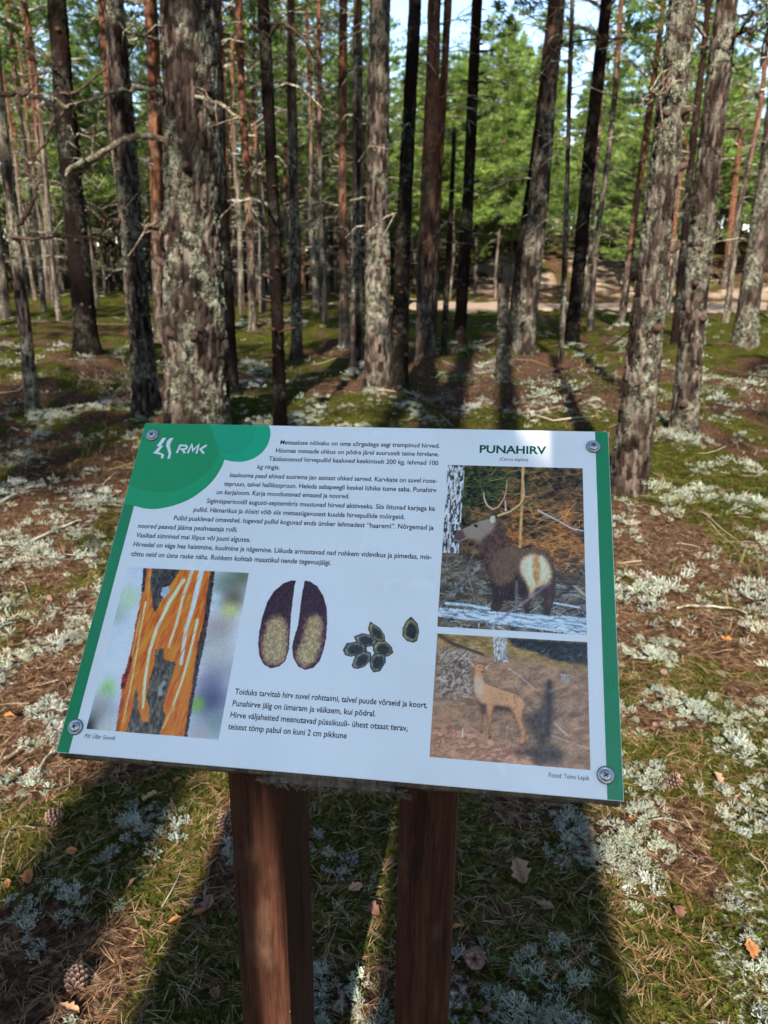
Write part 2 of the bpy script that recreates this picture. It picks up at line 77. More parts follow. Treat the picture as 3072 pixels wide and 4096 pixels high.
CONES = [[-0.618, 1.148], [0.832, 1.783], [0.203, 1.197], [-0.406, 1.603], [-0.853, 1.608]]
# ------------------------------------------------------------------ helpers
def lin(c, k=1.0):
    c = np.asarray(c, float) / 255.0
    return np.where(c <= 0.04045, c / 12.92, ((c + 0.055) / 1.055) ** 2.4) * k

def _h(ix, iy, seed):
    n = (ix.astype(np.int64) * 374761393 + iy.astype(np.int64) * 668265263 + seed * 974634777) & 0xffffffff
    n = ((n ^ (n >> 13)) * 1274126177) & 0xffffffff
    n = n ^ (n >> 16)
    return (n & 0xffff) / 65535.0

def vnoise(x, y, seed=0):
    x = np.asarray(x, float); y = np.asarray(y, float)
    ix = np.floor(x); iy = np.floor(y)
    fx = x - ix; fy = y - iy
    fx = fx * fx * (3 - 2 * fx); fy = fy * fy * (3 - 2 * fy)
    a = _h(ix, iy, seed); b = _h(ix + 1, iy, seed); c = _h(ix, iy + 1, seed); d = _h(ix + 1, iy + 1, seed)
    return (a * (1 - fx) + b * fx) * (1 - fy) + (c * (1 - fx) + d * fx) * fy

def fbm(x, y, seed=0, octaves=4):
    s = 0.0; a = 0.5; t = 0.0
    for i in range(octaves):
        s = s + a * vnoise(np.asarray(x) * 2 ** i, np.asarray(y) * 2 ** i, seed + i * 17)
        t += a; a *= 0.5
    return s / t

def sstep(a, b, x):
    t = np.clip((np.asarray(x, float) - a) / (b - a), 0, 1)
    return t * t * (3 - 2 * t)

def mk_mesh(name, V, F, cols=None, smooth=False):
    """V (n,3), F (m,3) or (m,4) integer array; cols {name: (n,4)} point colours"""
    V = np.ascontiguousarray(V, dtype=np.float32); F = np.ascontiguousarray(F, dtype=np.int32)
    me = bpy.data.meshes.new(name)
    k = F.shape[1]
    me.vertices.add(len(V)); me.vertices.foreach_set('co', V.ravel())
    me.loops.add(F.size); me.loops.foreach_set('vertex_index', F.ravel())
    me.polygons.add(len(F))
    me.polygons.foreach_set('loop_start', np.arange(0, F.size, k, dtype=np.int32))
    me.polygons.foreach_set('loop_total', np.full(len(F), k, dtype=np.int32))
    me.polygons.foreach_set('use_smooth', np.full(len(F), smooth, dtype=bool))
    if cols:
        for n, c in cols.items():
            at = me.color_attributes.new(n, 'FLOAT_COLOR', 'POINT')
            c = np.asarray(c, dtype=np.float32)
            if c.shape[1] == 3:
                c = np.concatenate([c, np.ones((len(c), 1), np.float32)], 1)
            at.data.foreach_set('color', np.ascontiguousarray(c, dtype=np.float32).ravel())
    me.update(calc_edges=True)
    return me

class MB:
    """collects verts and faces of mixed size, links them as one mesh object"""
    def __init__(s): s.v = []; s.f = []
    def add(s, V, F):
        b = len(s.v); s.v += [tuple(float(a) for a in p) for p in V]; s.f += [tuple(int(i) + b for i in f) for f in F]
    def box(s, c, ax, ay, az):
        c = np.array(c); ax = np.array(ax); ay = np.array(ay); az = np.array(az)
        P = [c + ax * i + ay * j + az * k for k in (-1, 1) for j in (-1, 1) for i in (-1, 1)]
        s.add(P, [(0, 2, 3, 1), (4, 5, 7, 6), (0, 1, 5, 4), (2, 6, 7, 3), (0, 4, 6, 2), (1, 3, 7, 5)])
    def mesh(s, name, smooth=False):
        me = bpy.data.meshes.new(name); me.from_pydata(s.v, [], s.f); me.update()
        if smooth: me.polygons.foreach_set('use_smooth', [True] * len(me.polygons))
        return me

def link(name, me, mat=None, parent=None):
    o = bpy.data.objects.new(name, me)
    COL.objects.link(o)
    if mat is not None and me is not None and not me.materials: me.materials.append(mat)
    if parent is not None: o.parent = parent
    return o

def tag(o, label=None, cat=None, group=None, kind=None):
    if label: o['label'] = label
    if cat: o['category'] = cat
    if group: o['group'] = group
    if kind: o['kind'] = kind
    return o

def empty(name, loc, label, cat, group=None, rz=0.0, sc=(1, 1, 1)):
    o = bpy.data.objects.new(name, None); COL.objects.link(o)
    o.empty_display_size = 0.2
    o.location = loc; o.rotation_euler = (0, 0, rz); o.scale = sc
    return tag(o, label, cat, group)

def tube(P, r, n=5, cap=True):
    """tube round a polyline; r scalar or list -> V, F(quads)"""
    P = np.asarray(P, float); m = len(P); r = np.broadcast_to(np.asarray(r, float), (m,))
    T = np.gradient(P, axis=0); T /= np.linalg.norm(T, axis=1)[:, None] + 1e-9
    ref = np.array([0.31, 0.22, 0.93]) if abs(T[0, 2]) < 0.8 else np.array([0.93, 0.31, 0.2])
    A = np.cross(T, ref); A /= np.linalg.norm(A, axis=1)[:, None] + 1e-9
    B = np.cross(T, A)
    th = np.arange(n) * 2 * math.pi / n
    V = P[:, None, :] + r[:, None, None] * (A[:, None, :] * np.cos(th)[None, :, None] + B[:, None, :] * np.sin(th)[None, :, None])
    F = []
    for i in range(m - 1):
        for j in range(n):
            k = (j + 1) % n
            F.append((i * n + j, i * n + k, (i + 1) * n + k, (i + 1) * n + j))
    return V.reshape(-1, 3), F

def smooth_path(P, n):
    """Catmull-Rom resampling of a polyline to n points"""
    P = np.asarray(P, float)
    if len(P) < 3:
        t = np.linspace(0, 1, n)[:, None]; return P[0] * (1 - t) + P[-1] * t
    Q = np.vstack([2 * P[0] - P[1], P, 2 * P[-1] - P[-2]])
    out = []
    for t in np.linspace(0, len(P) - 1 - 1e-6, n):
        i = int(t); u = t - i; a, b, c, d = Q[i], Q[i + 1], Q[i + 2], Q[i + 3]
        out.append(0.5 * (2 * b + (c - a) * u + (2 * a - 5 * b + 4 * c - d) * u * u + (3 * b - a - 3 * c + d) * u ** 3))
    return np.array(out)

# ------------------------------------------------------------------ materials
class NT:
    def __init__(s, name, rough=0.8, spec=0.3):
        s.m = bpy.data.materials.new(name); s.m.use_nodes = True
        s.n = s.m.node_tree.nodes; s.l = s.m.node_tree.links
        s.b = s.n['Principled BSDF']
        s.b.inputs['Roughness'].default_value = rough
        s.b.inputs['Specular IOR Level'].default_value = spec
        s._tc = None
    def coord(s, kind='Object', scale=(1, 1, 1)):
        if s._tc is None: s._tc = s.n.new('ShaderNodeTexCoord')
        mp = s.n.new('ShaderNodeMapping'); mp.inputs['Scale'].default_value = scale
        s.l.new(s._tc.outputs[kind], mp.inputs[0]); return mp.outputs[0]
    def noise(s, vec, scale, detail=4, rough=0.6, dist=0.0):
        t = s.n.new('ShaderNodeTexNoise'); t.inputs['Scale'].default_value = scale; t.inputs['Detail'].default_value = detail
        t.inputs['Roughness'].default_value = rough; t.inputs['Distortion'].default_value = dist
        s.l.new(vec, t.inputs['Vector']); return t.outputs['Fac']
    def voro(s, vec, scale, feat='F1', out='Distance'):
        t = s.n.new('ShaderNodeTexVoronoi'); t.feature = feat; t.inputs['Scale'].default_value = scale
        s.l.new(vec, t.inputs['Vector']); return t.outputs[out]
    def ramp(s, fac, stops):
        t = s.n.new('ShaderNodeValToRGB'); e = t.color_ramp.elements
        while len(e) < len(stops): e.new(0.5)
        for q, (p, c) in zip(e, stops):
            q.position = p; q.color = (*c, 1) if len(c) == 3 else c
        s.l.new(fac, t.inputs[0]); return t.outputs[0]
    def mix(s, fac, a, b, mode='MIX'):
        t = s.n.new('ShaderNodeMix'); t.data_type = 'RGBA'; t.blend_type = mode
        for sock, v in ((t.inputs[0], fac), (t.inputs[6], a), (t.inputs[7], b)):
            if hasattr(v, 'links') or hasattr(v, 'is_linked'): s.l.new(v, sock)
            elif isinstance(v, (int, float)): sock.default_value = v
            else: sock.default_value = (*v, 1)
        return t.outputs[2]
    def math(s, op, a, b=0.0):
        t = s.n.new('ShaderNodeMath'); t.operation = op
        for sock, v in ((t.inputs[0], a), (t.inputs[1], b)):
            if isinstance(v, (int, float)): sock.default_value = v
            else: s.l.new(v, sock)
        return t.outputs[0]
    def attr(s, name):
        t = s.n.new('ShaderNodeAttribute'); t.attribute_name = name; return t
    def sep(s, c):
        t = s.n.new('ShaderNodeSeparateColor'); s.l.new(c, t.inputs[0]); return t.outputs
    def bump(s, h, strength=0.5, dist=0.01):
        t = s.n.new('ShaderNodeBump'); t.inputs['Strength'].default_value = strength; t.inputs['Distance'].default_value = dist
        s.l.new(h, t.inputs['Height']); s.l.new(t.outputs[0], s.b.inputs['Normal'])
    def base(s, c):
        if isinstance(c, tuple): s.b.inputs['Base Color'].default_value = (*c, 1)
        else: s.l.new(c, s.b.inputs['Base Color'])
        return s
    def translucent(s, col, fac):
        tr = s.n.new('ShaderNodeBsdfTranslucent'); mx = s.n.new('ShaderNodeMixShader'); out = s.n['Material Output']
        if isinstance(col, tuple): tr.inputs[0].default_value = (*col, 1)
        else: s.l.new(col, tr.inputs[0])
        mx.inputs[0].default_value = fac
        s.l.new(s.b.outputs[0], mx.inputs[1]); s.l.new(tr.outputs[0], mx.inputs[2]); s.l.new(mx.outputs[0], out.inputs[0])

def mat_bark():
    t = NT('pine_bark', 1.0, 0.0)
    a = t.sep(t.attr('bark').outputs['Color'])
    v = t.coord('Object'); vs = t.coord('Object', (1, 1, 0.25))
    n1 = t.noise(vs, 26, 5, 0.65); n2 = t.noise(v, 90, 3, 0.6); n3 = t.noise(v, 5, 4, 0.6)
    f = t.math('ADD', t.math('MULTIPLY', a[0], 0.55), t.math('MULTIPLY', n1, 0.5))
    grey = t.ramp(f, [(0.28, (0.008, 0.0055, 0.005)), (0.5, (0.034, 0.025, 0.021)), (0.68, (0.125, 0.095, 0.08)), (0.9, (0.32, 0.26, 0.22))])
    orange = t.ramp(f, [(0.25, (0.028, 0.012, 0.008)), (0.55, (0.105, 0.045, 0.026)), (0.85, (0.28, 0.145, 0.085))])
    c = t.mix(a[2], grey, orange)
    lf = t.math('MULTIPLY', a[1], t.ramp(t.math('ADD', t.math('MULTIPLY', t.noise(v, 16, 5, 0.7), 0.6), t.math('MULTIPLY', t.noise(v, 70, 4, 0.7), 0.4)), [(0.47, (0, 0, 0)), (0.60, (1, 1, 1))]))
    lich = t.ramp(n3, [(0.35, (0.12, 0.13, 0.092)), (0.6, (0.26, 0.275, 0.21))])
    c = t.mix(lf, c, lich)
    t.base(c)
    t.bump(t.math('ADD', t.math('MULTIPLY', n1, 0.7), t.math('MULTIPLY', n2, 0.4)), 1.0, 0.035)
    return t.m

def mat_ground():
    t = NT('forest_floor', 1.0, 0.0)
    a = t.sep(t.attr('gmask').outputs['Color'])
    v = t.coord('Object')
    n1 = t.noise(v, 2.2, 6, 0.65); n2 = t.noise(v, 45, 5, 0.7); n3 = t.noise(v, 160, 3, 0.6)
    litter = t.ramp(n2, [(0.3, (0.012, 0.007, 0.005)), (0.5, (0.048, 0.027, 0.016)), (0.62, (0.115, 0.068, 0.042)), (0.8, (0.24, 0.165, 0.11))])
    moss = t.ramp(t.math('ADD', t.math('MULTIPLY', n2, 0.6), t.math('MULTIPLY', t.noise(v, 7, 5, 0.7), 0.4)), [(0.36, (0.010, 0.009, 0.004)), (0.5, (0.034, 0.036, 0.008)), (0.66, (0.10, 0.098, 0.02))])
    lich = t.ramp(n2, [(0.3, (0.16, 0.16, 0.13)), (0.6, (0.42, 0.43, 0.36)), (0.8, (0.55, 0.55, 0.46))])
    sand = t.ramp(n1, [(0.3, (0.17, 0.12, 0.085)), (0.7, (0.34, 0.265, 0.195))])
    jig = t.math('MULTIPLY', t.math('SUBTRACT', n2, 0.5), 0.9)
    def edge(ch): return t.ramp(t.math('ADD', ch, jig), [(0.38, (0, 0, 0)), (0.58, (1, 1, 1))])
    c = t.mix(edge(a[0]), litter, moss)
    c = t.mix(edge(a[1]), c, lich)
    c = t.mix(edge(a[2]), c, sand)
    t.base(c)
    t.bump(t.math('ADD', n2, t.math('MULTIPLY', n3, 0.5)), 0.8, 0.03)
    return t.m

def mat_attr(name, rough=0.85, spec=0.2, trans=0.0, var=0.35, scale=30.0, attr='col', bump=0.0):
    t = NT(name, rough, spec)
    c = t.attr(attr).outputs['Color']
    n = t.noise(t.coord('Object'), scale, 4, 0.65)
    k = t.ramp(n, [(0.3, (1 - var,) * 3), (0.7, (1 + var,) * 3)])
    c = t.mix(1.0, c, k, 'MULTIPLY')
    t.base(c)
    if bump: t.bump(n, bump, 0.005)
    if trans: t.translucent(c, trans)
    return t.m

M = {}
M['bark'] = mat_bark()
M['ground'] = mat_ground()
M['needle'] = mat_attr('pine_foliage', 0.6, 0.15, 0.35, 0.3, 1.5)
M['deadwood'] = (lambda t: (t.base(t.mix(t.ramp(t.noise(t.coord('Object'), 9, 5, 0.7), [(0.45, (0, 0, 0)), (0.6, (1, 1, 1))]),
    t.ramp(t.noise(t.coord('Object'), 40, 4), [(0.3, (0.035, 0.024, 0.018)), (0.7, (0.13, 0.09, 0.065))]),
    t.ramp(t.noise(t.coord('Object'), 60, 4), [(0.3, (0.20, 0.19, 0.15)), (0.7, (0.42, 0.41, 0.34))]))), t.bump(t.noise(t.coord('Object'), 70, 4), 0.8, 0.01), t.m)[-1])(NT('dead_wood', 1.0, 0.0))
M['darkwood'] = (lambda t: (t.base(t.ramp(t.noise(t.coord('Object'), 30, 4), [(0.3, (0.018, 0.012, 0.010)), (0.7, (0.075, 0.05, 0.04))])), t.bump(t.noise(t.coord('Object'), 60, 4), 0.7, 0.01), t.m)[-1])(NT('dark_dead_wood', 1.0, 0.0))
M['palewood'] = (lambda t: (t.base(t.mix(t.ramp(t.noise(t.coord('Object'), 22, 5, 0.7), [(0.48, (0, 0, 0)), (0.62, (1, 1, 1))]),
    t.ramp(t.noise(t.coord('Object'), 60, 4), [(0.3, (0.045, 0.028, 0.019)), (0.7, (0.15, 0.10, 0.066))]),
    t.ramp(t.noise(t.coord('Object'), 90, 4), [(0.3, (0.13, 0.135, 0.10)), (0.7, (0.30, 0.30, 0.235))]))), t.bump(t.noise(t.coord('Object'), 80, 4), 0.9, 0.012), t.m)[-1])(NT('lichened_branch', 1.0, 0.0))
M['lichen'] = mat_attr('reindeer_lichen', 1.0, 0.0, 0.2, 0.2, 60)
M['moss'] = mat_attr('moss_sprigs', 1.0, 0.0, 0.25, 0.35, 20)
M['litter'] = mat_attr('needle_litter', 0.9, 0.08, 0.0, 0.3, 40)
M['leaf'] = mat_attr('dry_leaf', 0.9, 0.08, 0.15, 0.35, 60)
M['cone'] = mat_attr('pine_cone_scales', 0.75, 0.2, 0.0, 0.3, 200)
# ------------------------------------------------------------------ terrain
def road_w(x, y):
    c = 35.0 + 0.12 * np.maximum(x - 4, 0) + 1.2 * np.sin(x * 0.11)
    hw = 4.0 + 8.0 * (fbm(x * 0.3, y * 0.15, 91) - 0.5) + 1.6 * (fbm(x * 1.3, y * 0.8, 93) - 0.5)
    return sstep(hw + 0.8, hw - 0.8, np.abs(y - c)) * sstep(-2.5, 4.0, x + 1.5 * (fbm(x * 0.4, y * 0.4, 92) - 0.5))

def hgt(x, y):
    x = np.asarray(x, float); y = np.asarray(y, float)
    d = np.hypot(x, y)
    h = 0.05 * (fbm(x * 1.7, y * 1.7, 3) - 0.5) + 0.035 * (fbm(x * 5, y * 5, 5) - 0.5)
    h = h + (0.34 * sstep(3.5, 11, d) * (fbm(x * 0.42, y * 0.42, 8) - 0.5) + 0.30 * sstep(2.8, 5.5, d) * (fbm(x * 1.4, y * 1.4, 6, 3) ** 1.5 - 0.36)) * (1 - road_w(x, y))
    h = h + 4.2 * sstep(43, 66, y + 0.1 * x) * sstep(-4, 10, x) + 3.0 * sstep(66, 110, y) * sstep(-4, 10, x)
    h = h + 4.5 * sstep(60, 125, d) * sstep(6, -10, x) + 0.5 * sstep(40, 90, d) * (fbm(x * 0.08, y * 0.08, 9) - 0.5)
    return h

def w_lichen(x, y):
    d = np.hypot(x, y)
    z = 0.60 * fbm(x * 6.5 + 3, y * 6.5, 21, 3) + 0.40 * fbm(x * 1.1, y * 1.1 + 30, 25, 3)
    bias = -0.065 + 0.085 * sstep(1.7, 2.5, d) * sstep(5.6, 4.4, d) - 0.05 * sstep(5.0, 6.2, d) * sstep(8.6, 7.4, d) + 0.03 * sstep(8, 9, d) * sstep(13, 11, d) - 0.04 * sstep(13, 16, d)
    return np.clip((z + bias - 0.50) * 8 + 0.40, 0, 1)

def w_moss(x, y):
    d = np.hypot(x, y)
    z = 0.6 * fbm(x * 2.6 + 40, y * 2.6 - 7, 33, 5) + 0.4 * fbm(x * 0.8, y * 0.8, 35, 3)
    bias = 0.02 - 0.09 * sstep(1.9, 2.4, d) * sstep(5.4, 4.6, d) + 0.03 * sstep(5.0, 6.0, d) - 0.07 * sstep(8, 9, d) * sstep(12.5, 11.5, d) + 0.04 * sstep(13, 15, d)
    return np.clip((z + bias - 0.50) * 8 + 0.42, 0, 1)

def build_ground():
    fr = np.radians(np.linspace(-46, 46, 360)); rest = np.radians(np.linspace(46, 314, 92)[1:-1])
    ang = np.concatenate([fr, rest]); na = len(ang)
    rad = np.concatenate([[0.02], 0.35 * (420 / 0.35) ** np.linspace(0, 1, 270)]); nr = len(rad)
    X = rad[:, None] * np.sin(ang)[None, :]; Y = rad[:, None] * np.cos(ang)[None, :]
    Z = hgt(X, Y)
    V = np.stack([X, Y, Z], -1).reshape(-1, 3)
    i = np.arange(nr - 1)[:, None]; j = np.arange(na)[None, :]; k = (j + 1) % na
    F = np.stack([i * na + j, i * na + k, (i + 1) * na + k, (i + 1) * na + j], -1).reshape(-1, 4)[:, ::-1]
    x, y = V[:, 0], V[:, 1]
    rw = road_w(x, y)
    slope = sstep(41, 45, y) * sstep(64, 54, y) * sstep(0, 6, x)
    C = np.stack([w_moss(x, y) * (1 - rw) * (1 - 0.5 * slope), w_lichen(x, y) * (1 - rw) * 0.40 * (1 - 0.0 * sstep(6, 11, np.hypot(x, y))), slope * np.clip((fbm(x * .35, y * .35, 71) - 0.42) * 4, 0, 0.55)], -1)
    o = link('ground', mk_mesh('ground', V, F, {'gmask': C}, True), M['ground'])
    tag(o, 'forest floor of moss, pale lichen and brown pine litter', None, None, 'structure')

def build_road():
    xs = np.linspace(-6, 75, 200); ts = np.linspace(-11, 11, 56)
    Xg, Tg = np.meshgrid(xs, ts)
    Yg = 35.0 + 0.12 * np.maximum(Xg - 4, 0) + 1.2 * np.sin(Xg * 0.11) + Tg
    w = road_w(Xg, Yg)
    Z = hgt(Xg, Yg) + 0.10 * sstep(0.15, 0.6, w) - 0.06 + 0.04 * (fbm(Xg * 1.1, Yg * 1.1, 55) - 0.5)
    V = np.stack([Xg, Yg, Z], -1).reshape(-1, 3); n = len(xs)
    i = np.arange(len(ts) - 1)[:, None]; j = np.arange(n - 1)[None, :]
    F = np.stack([i * n + j, i * n + j + 1, (i + 1) * n + j + 1, (i + 1) * n + j], -1).reshape(-1, 4)
    C = np.tile(np.array([[0, 0, 1.0]]), (len(V), 1))
    o = link('forest_road', mk_mesh('forest_road', V, F, {'gmask': C}, True), M['ground'])
    tag(o, 'pale sandy track crossing the clearing at the foot of the hill', None, None, 'structure')

build_ground()
build_road()

# ------------------------------------------------------------------ pines
def voronoi_plates(a, z, na, ca, cz, seed):
    """plate pattern on a trunk: a in cells (wraps at na), z in cells -> (edge distance, plate random)"""
    ia = np.floor(a).astype(int); iz = np.floor(z).astype(int)
    best = np.full(a.shape, 9.0); sec = np.full(a.shape, 9.0); rid = np.zeros(a.shape)
    for da in (-1, 0, 1):
        for dz in (-1, 0, 1):
            ca_ = ia + da; cz_ = iz + dz
            wa = np.mod(ca_, na)
            px = ca_ + 0.15 + 0.7 * _h(wa, cz_, seed); pz = cz_ + 0.1 + 0.8 * _h(wa, cz_, seed + 5)
            d = np.hypot(a - px, z - pz)
            r = _h(wa, cz_, seed + 9)
            nb = d < best
            sec = np.where(nb, best, np.minimum(sec, d)); rid = np.where(nb, r, rid); best = np.where(nb, d, best)
    return sec - best, rid

def trunk_mesh(name, lean, H, r0, r1, h1, zv, nseg, dz, seed, depth=0.012, plate=0.035, lich=1.0, orange=(5.0, 9.0), flare=0.35, cut=None, wob=0.01, tone=1.0):
    """tapered pine trunk with bark plates; axis leans by lean (m per m); fine up to zv, coarse above"""
    top = cut if cut else H
    z = np.arange(-0.25, min(zv, top), dz)
    if not cut: z = np.concatenate([z, np.linspace(z[-1] + 0.3, H, 9)])
    th = np.arange(nseg) * 2 * math.pi / nseg
    Z, TH = np.meshgrid(z, th, indexing='ij')
    k = (r0 - r1) / h1
    R = r0 - k * np.clip(Z, 0, h1)
    up = np.clip((Z - h1) / max(H - h1, 0.1), 0, 1)
    R = R * (1 - 0.78 * up ** 1.2)
    R = R * (1 + flare * np.exp(-np.clip(Z + 0.05, 0, 9) / (1.6 * r0)) * (1 + 0.35 * np.sin(TH * 4 + seed)))
    na = max(5, int(round(2 * math.pi * r0 / plate)))
    warp = 0.5 * (fbm(TH * 3, Z * 5, seed) - 0.5)
    e, rid = voronoi_plates(TH / (2 * math.pi) * na + warp, Z / (plate * 3.0) + 0.7 * warp, na, 1, 1, seed)
    fine = sstep(zv + 0.1, zv - 0.1, Z)
    c8 = np.stack([np.cos(TH) * r0, np.sin(TH) * r0], 0)
    nz = fbm(c8[0] * 9 + Z * 0.7 + 50, Z * 6 + c8[1] * 9, seed + 3, 4) - 0.5
    R = R + fine * depth * (sstep(0.0, 0.27, e) * 1.35 - 0.8 + 0.6 * (rid - 0.5)) + 0.12 * r0 * nz
    bump_s = fbm(c8[0] * 3 + 9, Z * 1.3 + c8[1] * 3, seed + 7, 3) - 0.5
    R = R + 0.22 * r0 * bump_s
    ax = lean[0] * Z + wob * np.sin(Z * 1.1 + seed); ay = lean[1] * Z + wob * np.cos(Z * 0.8 + seed * 2)
    X = ax + R * np.cos(TH); Y = ay + R * np.sin(TH)
    Zo = Z.copy()
    if cut: Zo[-1] += 0.10 * r0 / 0.07 * (fbm(TH[-1] * 2.0, TH[-1] * 0 + seed, 3) - 0.3)
    V = np.stack([X, Y, Zo], -1).reshape(-1, 3)
    n = nseg; m = len(z)
    i = np.arange(m - 1)[:, None]; j = np.arange(n)[None, :]; kk = (j + 1) % n
    F = np.stack([i * n + j, i * n + kk, (i + 1) * n + kk, (i + 1) * n + j], -1).reshape(-1, 4)
    if cut:
        V = np.vstack([V, [[ax[-1, 0], ay[-1, 0], top - 0.02]]]); c = len(V) - 1
        cap = np.array([[(m - 1) * n + q, (m - 1) * n + (q + 1) % n, c, c] for q in range(0, n)])
        cap = cap[:, [0, 1, 2]]
        F = np.vstack([np.stack([F[:, 0], F[:, 1], F[:, 2]], -1), np.stack([F[:, 0], F[:, 2], F[:, 3]], -1), cap])
    lm = np.clip((fbm(c8[0] * 5 + 20, Z * 3.0 + c8[1] * 5, seed + 13, 4) - 0.44) * 7, 0, 1) * lich * sstep(7, 2.5, Z)
    org = sstep(orange[0], orange[1], Z + 1.2 * (fbm(TH, Z, seed + 2) - 0.5))
    C = np.stack([np.clip((0.15 + 0.7 * rid * fine + 0.35 * (1 - fine)) * tone - 0.35 * (1 - tone), -0.3, 1), lm, org], -1).reshape(-1, 3)
    if cut: C = np.vstack([C, [[0.9, 0, 0.6]]])
    return mk_mesh(name, V, F, {'bark': C}, True)

def rand_dir():
    v = rng.normal(size=3); return v / np.linalg.norm(v)

def tuft_tris(P, D, L, w, n):
    """needle tufts: at each point P, n thin triangles fanned round direction D"""
    N = len(P)
    d = D[:, None, :] * 0.85 + rng.normal(size=(N, n, 3)) * 0.5
    d /= np.linalg.norm(d, axis=2)[:, :, None]
    side = np.cross(d, rng.normal(size=(N, n, 3))); side /= np.linalg.norm(side, axis=2)[:, :, None] + 1e-9
    ln = L * rng.uniform(0.6, 1.25, (N, n, 1)); b = P[:, None, :] + rng.normal(size=(N, n, 3)) * 0.16 * L
    ww = w * rng.uniform(0.7, 1.3, (N, n, 1))
    V = np.stack([b - side * ww, b + side * ww, b + d * ln], 2).reshape(-1, 3)
    F = np.arange(len(V)).reshape(-1, 3)
    return V, F

def crown_meshes(name, z0, z1, rmax, nlimb, ntuft, shape, ncl, L=0.17, w=0.016, hue=0.0):
    """returns (foliage mesh, limb mesh): uneven pine crown from z0 to z1 round the stem"""
    mb = MB(); TP = []; TD = []; TC = []
    for q in range(nlimb):
        f = (q + rng.uniform(0, 1)) / nlimb
        z = z0 + (z1 - z0) * f
        prof = {'tall': (0.35 + 0.9 * math.sin(math.pi * min(1, f * 0.9 + 0.12))) * (1 - 0.55 * f), 'young': (1.05 - f) ** 0.75 * (0.75 + 0.25 * math.sin(f * 9))}[shape]
        ln = max(0.25, rmax * prof * rng.uniform(0.55, 1.2))
        a = q * 2.39996 + rng.uniform(-0.5, 0.5)
        up = rng.uniform(-0.1, 0.45) if shape == 'young' else rng.uniform(0.0, 0.7)
        dirh = np.array([math.cos(a), math.sin(a), 0])
        pts = [np.array([0, 0, z]) + dirh * ln * t + np.array([0, 0, ln * (up * t - 0.18 * t * t + 0.12 * t ** 3)]) + rng.normal(size=3) * 0.05 * ln * t for t in (0, 0.35, 0.7, 1.0)]
        V, F = tube(pts, [0.012 + 0.02 * ln, 0.010 + 0.013 * ln, 0.008 + 0.007 * ln, 0.006], 3); mb.add(V, F)
        P = np.array(pts)
        tone = rng.uniform(0.65, 1.3)
        m = max(3, int(ntuft * ln / rmax))
        sub = []
        for c in range(max(2, m // 7)):
            t = rng.uniform(0.25, 1.0) ** 0.75; i = min(2, int(t * 3)); u = t * 3 - i
            p = P[i] * (1 - u) + P[i + 1] * u; sub.append((p, rng.normal(size=3) * np.array([0.24, 0.24, 0.12]) * ln * (0.35 + 0.5 * t)))
        for c in range(m):
            p, o1 = sub[c % len(sub)]; off = o1 + rng.normal(size=3) * np.array([0.16, 0.16, 0.07]) * (0.6 + 0.25 * ln)
            TP.append(p + off); dd = dirh * 0.5 + off / (np.linalg.norm(off) + 1e-6) * 0.6 + np.array([0, 0, 0.55]); TD.append(dd / np.linalg.norm(dd))
            TC.append(tone * rng.uniform(0.75, 1.25))
    TP = np.array(TP); TD = np.array(TD); TC = np.array(TC)
    V, F = tuft_tris(TP, TD, L, w, ncl)
    base = np.array([0.090 + hue, 0.150 + hue * 1.2, 0.030 + hue * 0.3])
    tip = rng.uniform(0.8, 1.25, (len(TP), ncl, 1)) * TC[:, None, None]
    C = (base[None, None, :] * tip * np.array([1, 1, 1])).reshape(-1, 1, 3).repeat(3, 1).reshape(-1, 3)
    C[:, 0] *= np.repeat(rng.uniform(0.75, 1.35, len(TP) * ncl), 3)
    return mk_mesh(name, V, F, {'col': C}), mb.mesh(name + '_limbs')

def dead_branch_mesh(name, n, z0, z1, lmax, r):
    mb = MB()
    for q in range(n):
        z = rng.uniform(z0, z1); a = rng.uniform(0, 2 * math.pi); ln = lmax * rng.uniform(0.25, 1.0)
        d = np.array([math.cos(a), math.sin(a), 0]); sd_ = np.array([-d[1], d[0], 0]); bend = rng.normal() * 0.2
        pts = [np.array([0, 0, z]) + d * ln * t + sd_ * bend * ln * t * t + np.array([0, 0, ln * (0.30 * t - 0.5 * t * t)]) + rng.normal(size=3) * 0.04 * ln * t for t in (0, 0.3, 0.6, 1.0)]
        V, F = tube(pts, [r, r * 0.75, r * 0.55, r * 0.25], 3); mb.add(V, F)
        for s in range(rng.integers(1, 4)):
            t = rng.uniform(0.35, 0.9); i = min(2, int(t * 3)); p = pts[i]
            e = p + (d * rng.uniform(0.2, 0.8) + sd_ * rng.normal() * 0.8 + np.array([0, 0, rng.normal() * 0.4 - 0.1])) * ln * 0.4
            V, F = tube([p, (p + e) / 2 + rng.normal(size=3) * 0.03, e], [r * 0.45, r * 0.35, r * 0.15], 3); mb.add(V, F)
    return mb.mesh(name)

rng = np.random.default_rng(60)
TALL = [crown_meshes('crown', 0.0, 5.5, 2.0, 26, 26, 'tall', 12, 0.21, 0.016) for _ in range(3)]
YOUNG = [crown_meshes('crown', 0.0, 10.0, 2.9, 64, 56, 'young', 13, 0.30, 0.021, 0.022) for _ in range(4)]
for f_, l_ in TALL + YOUNG:
    f_.materials.append(M['needle']); l_.materials.append(M['deadwood'])
DEAD = [dead_branch_mesh('dead_branches', 26, 1.5, 8.0, 1.3, 0.014) for _ in range(4)]
for d_ in DEAD: d_.materials.append(M['deadwood'])
FAR = [trunk_mesh('trunk', (rng.normal() * 0.012, rng.normal() * 0.012), 13.0, 0.12, 0.085, 6.0, 7.0, 12, 0.35, 300 + i, depth=0.004, plate=0.08, lich=0.7, orange=(3.5, 9.0), flare=0.25, wob=0.05) for i in range(5)]
for d_ in FAR: d_.materials.append(M['bark'])

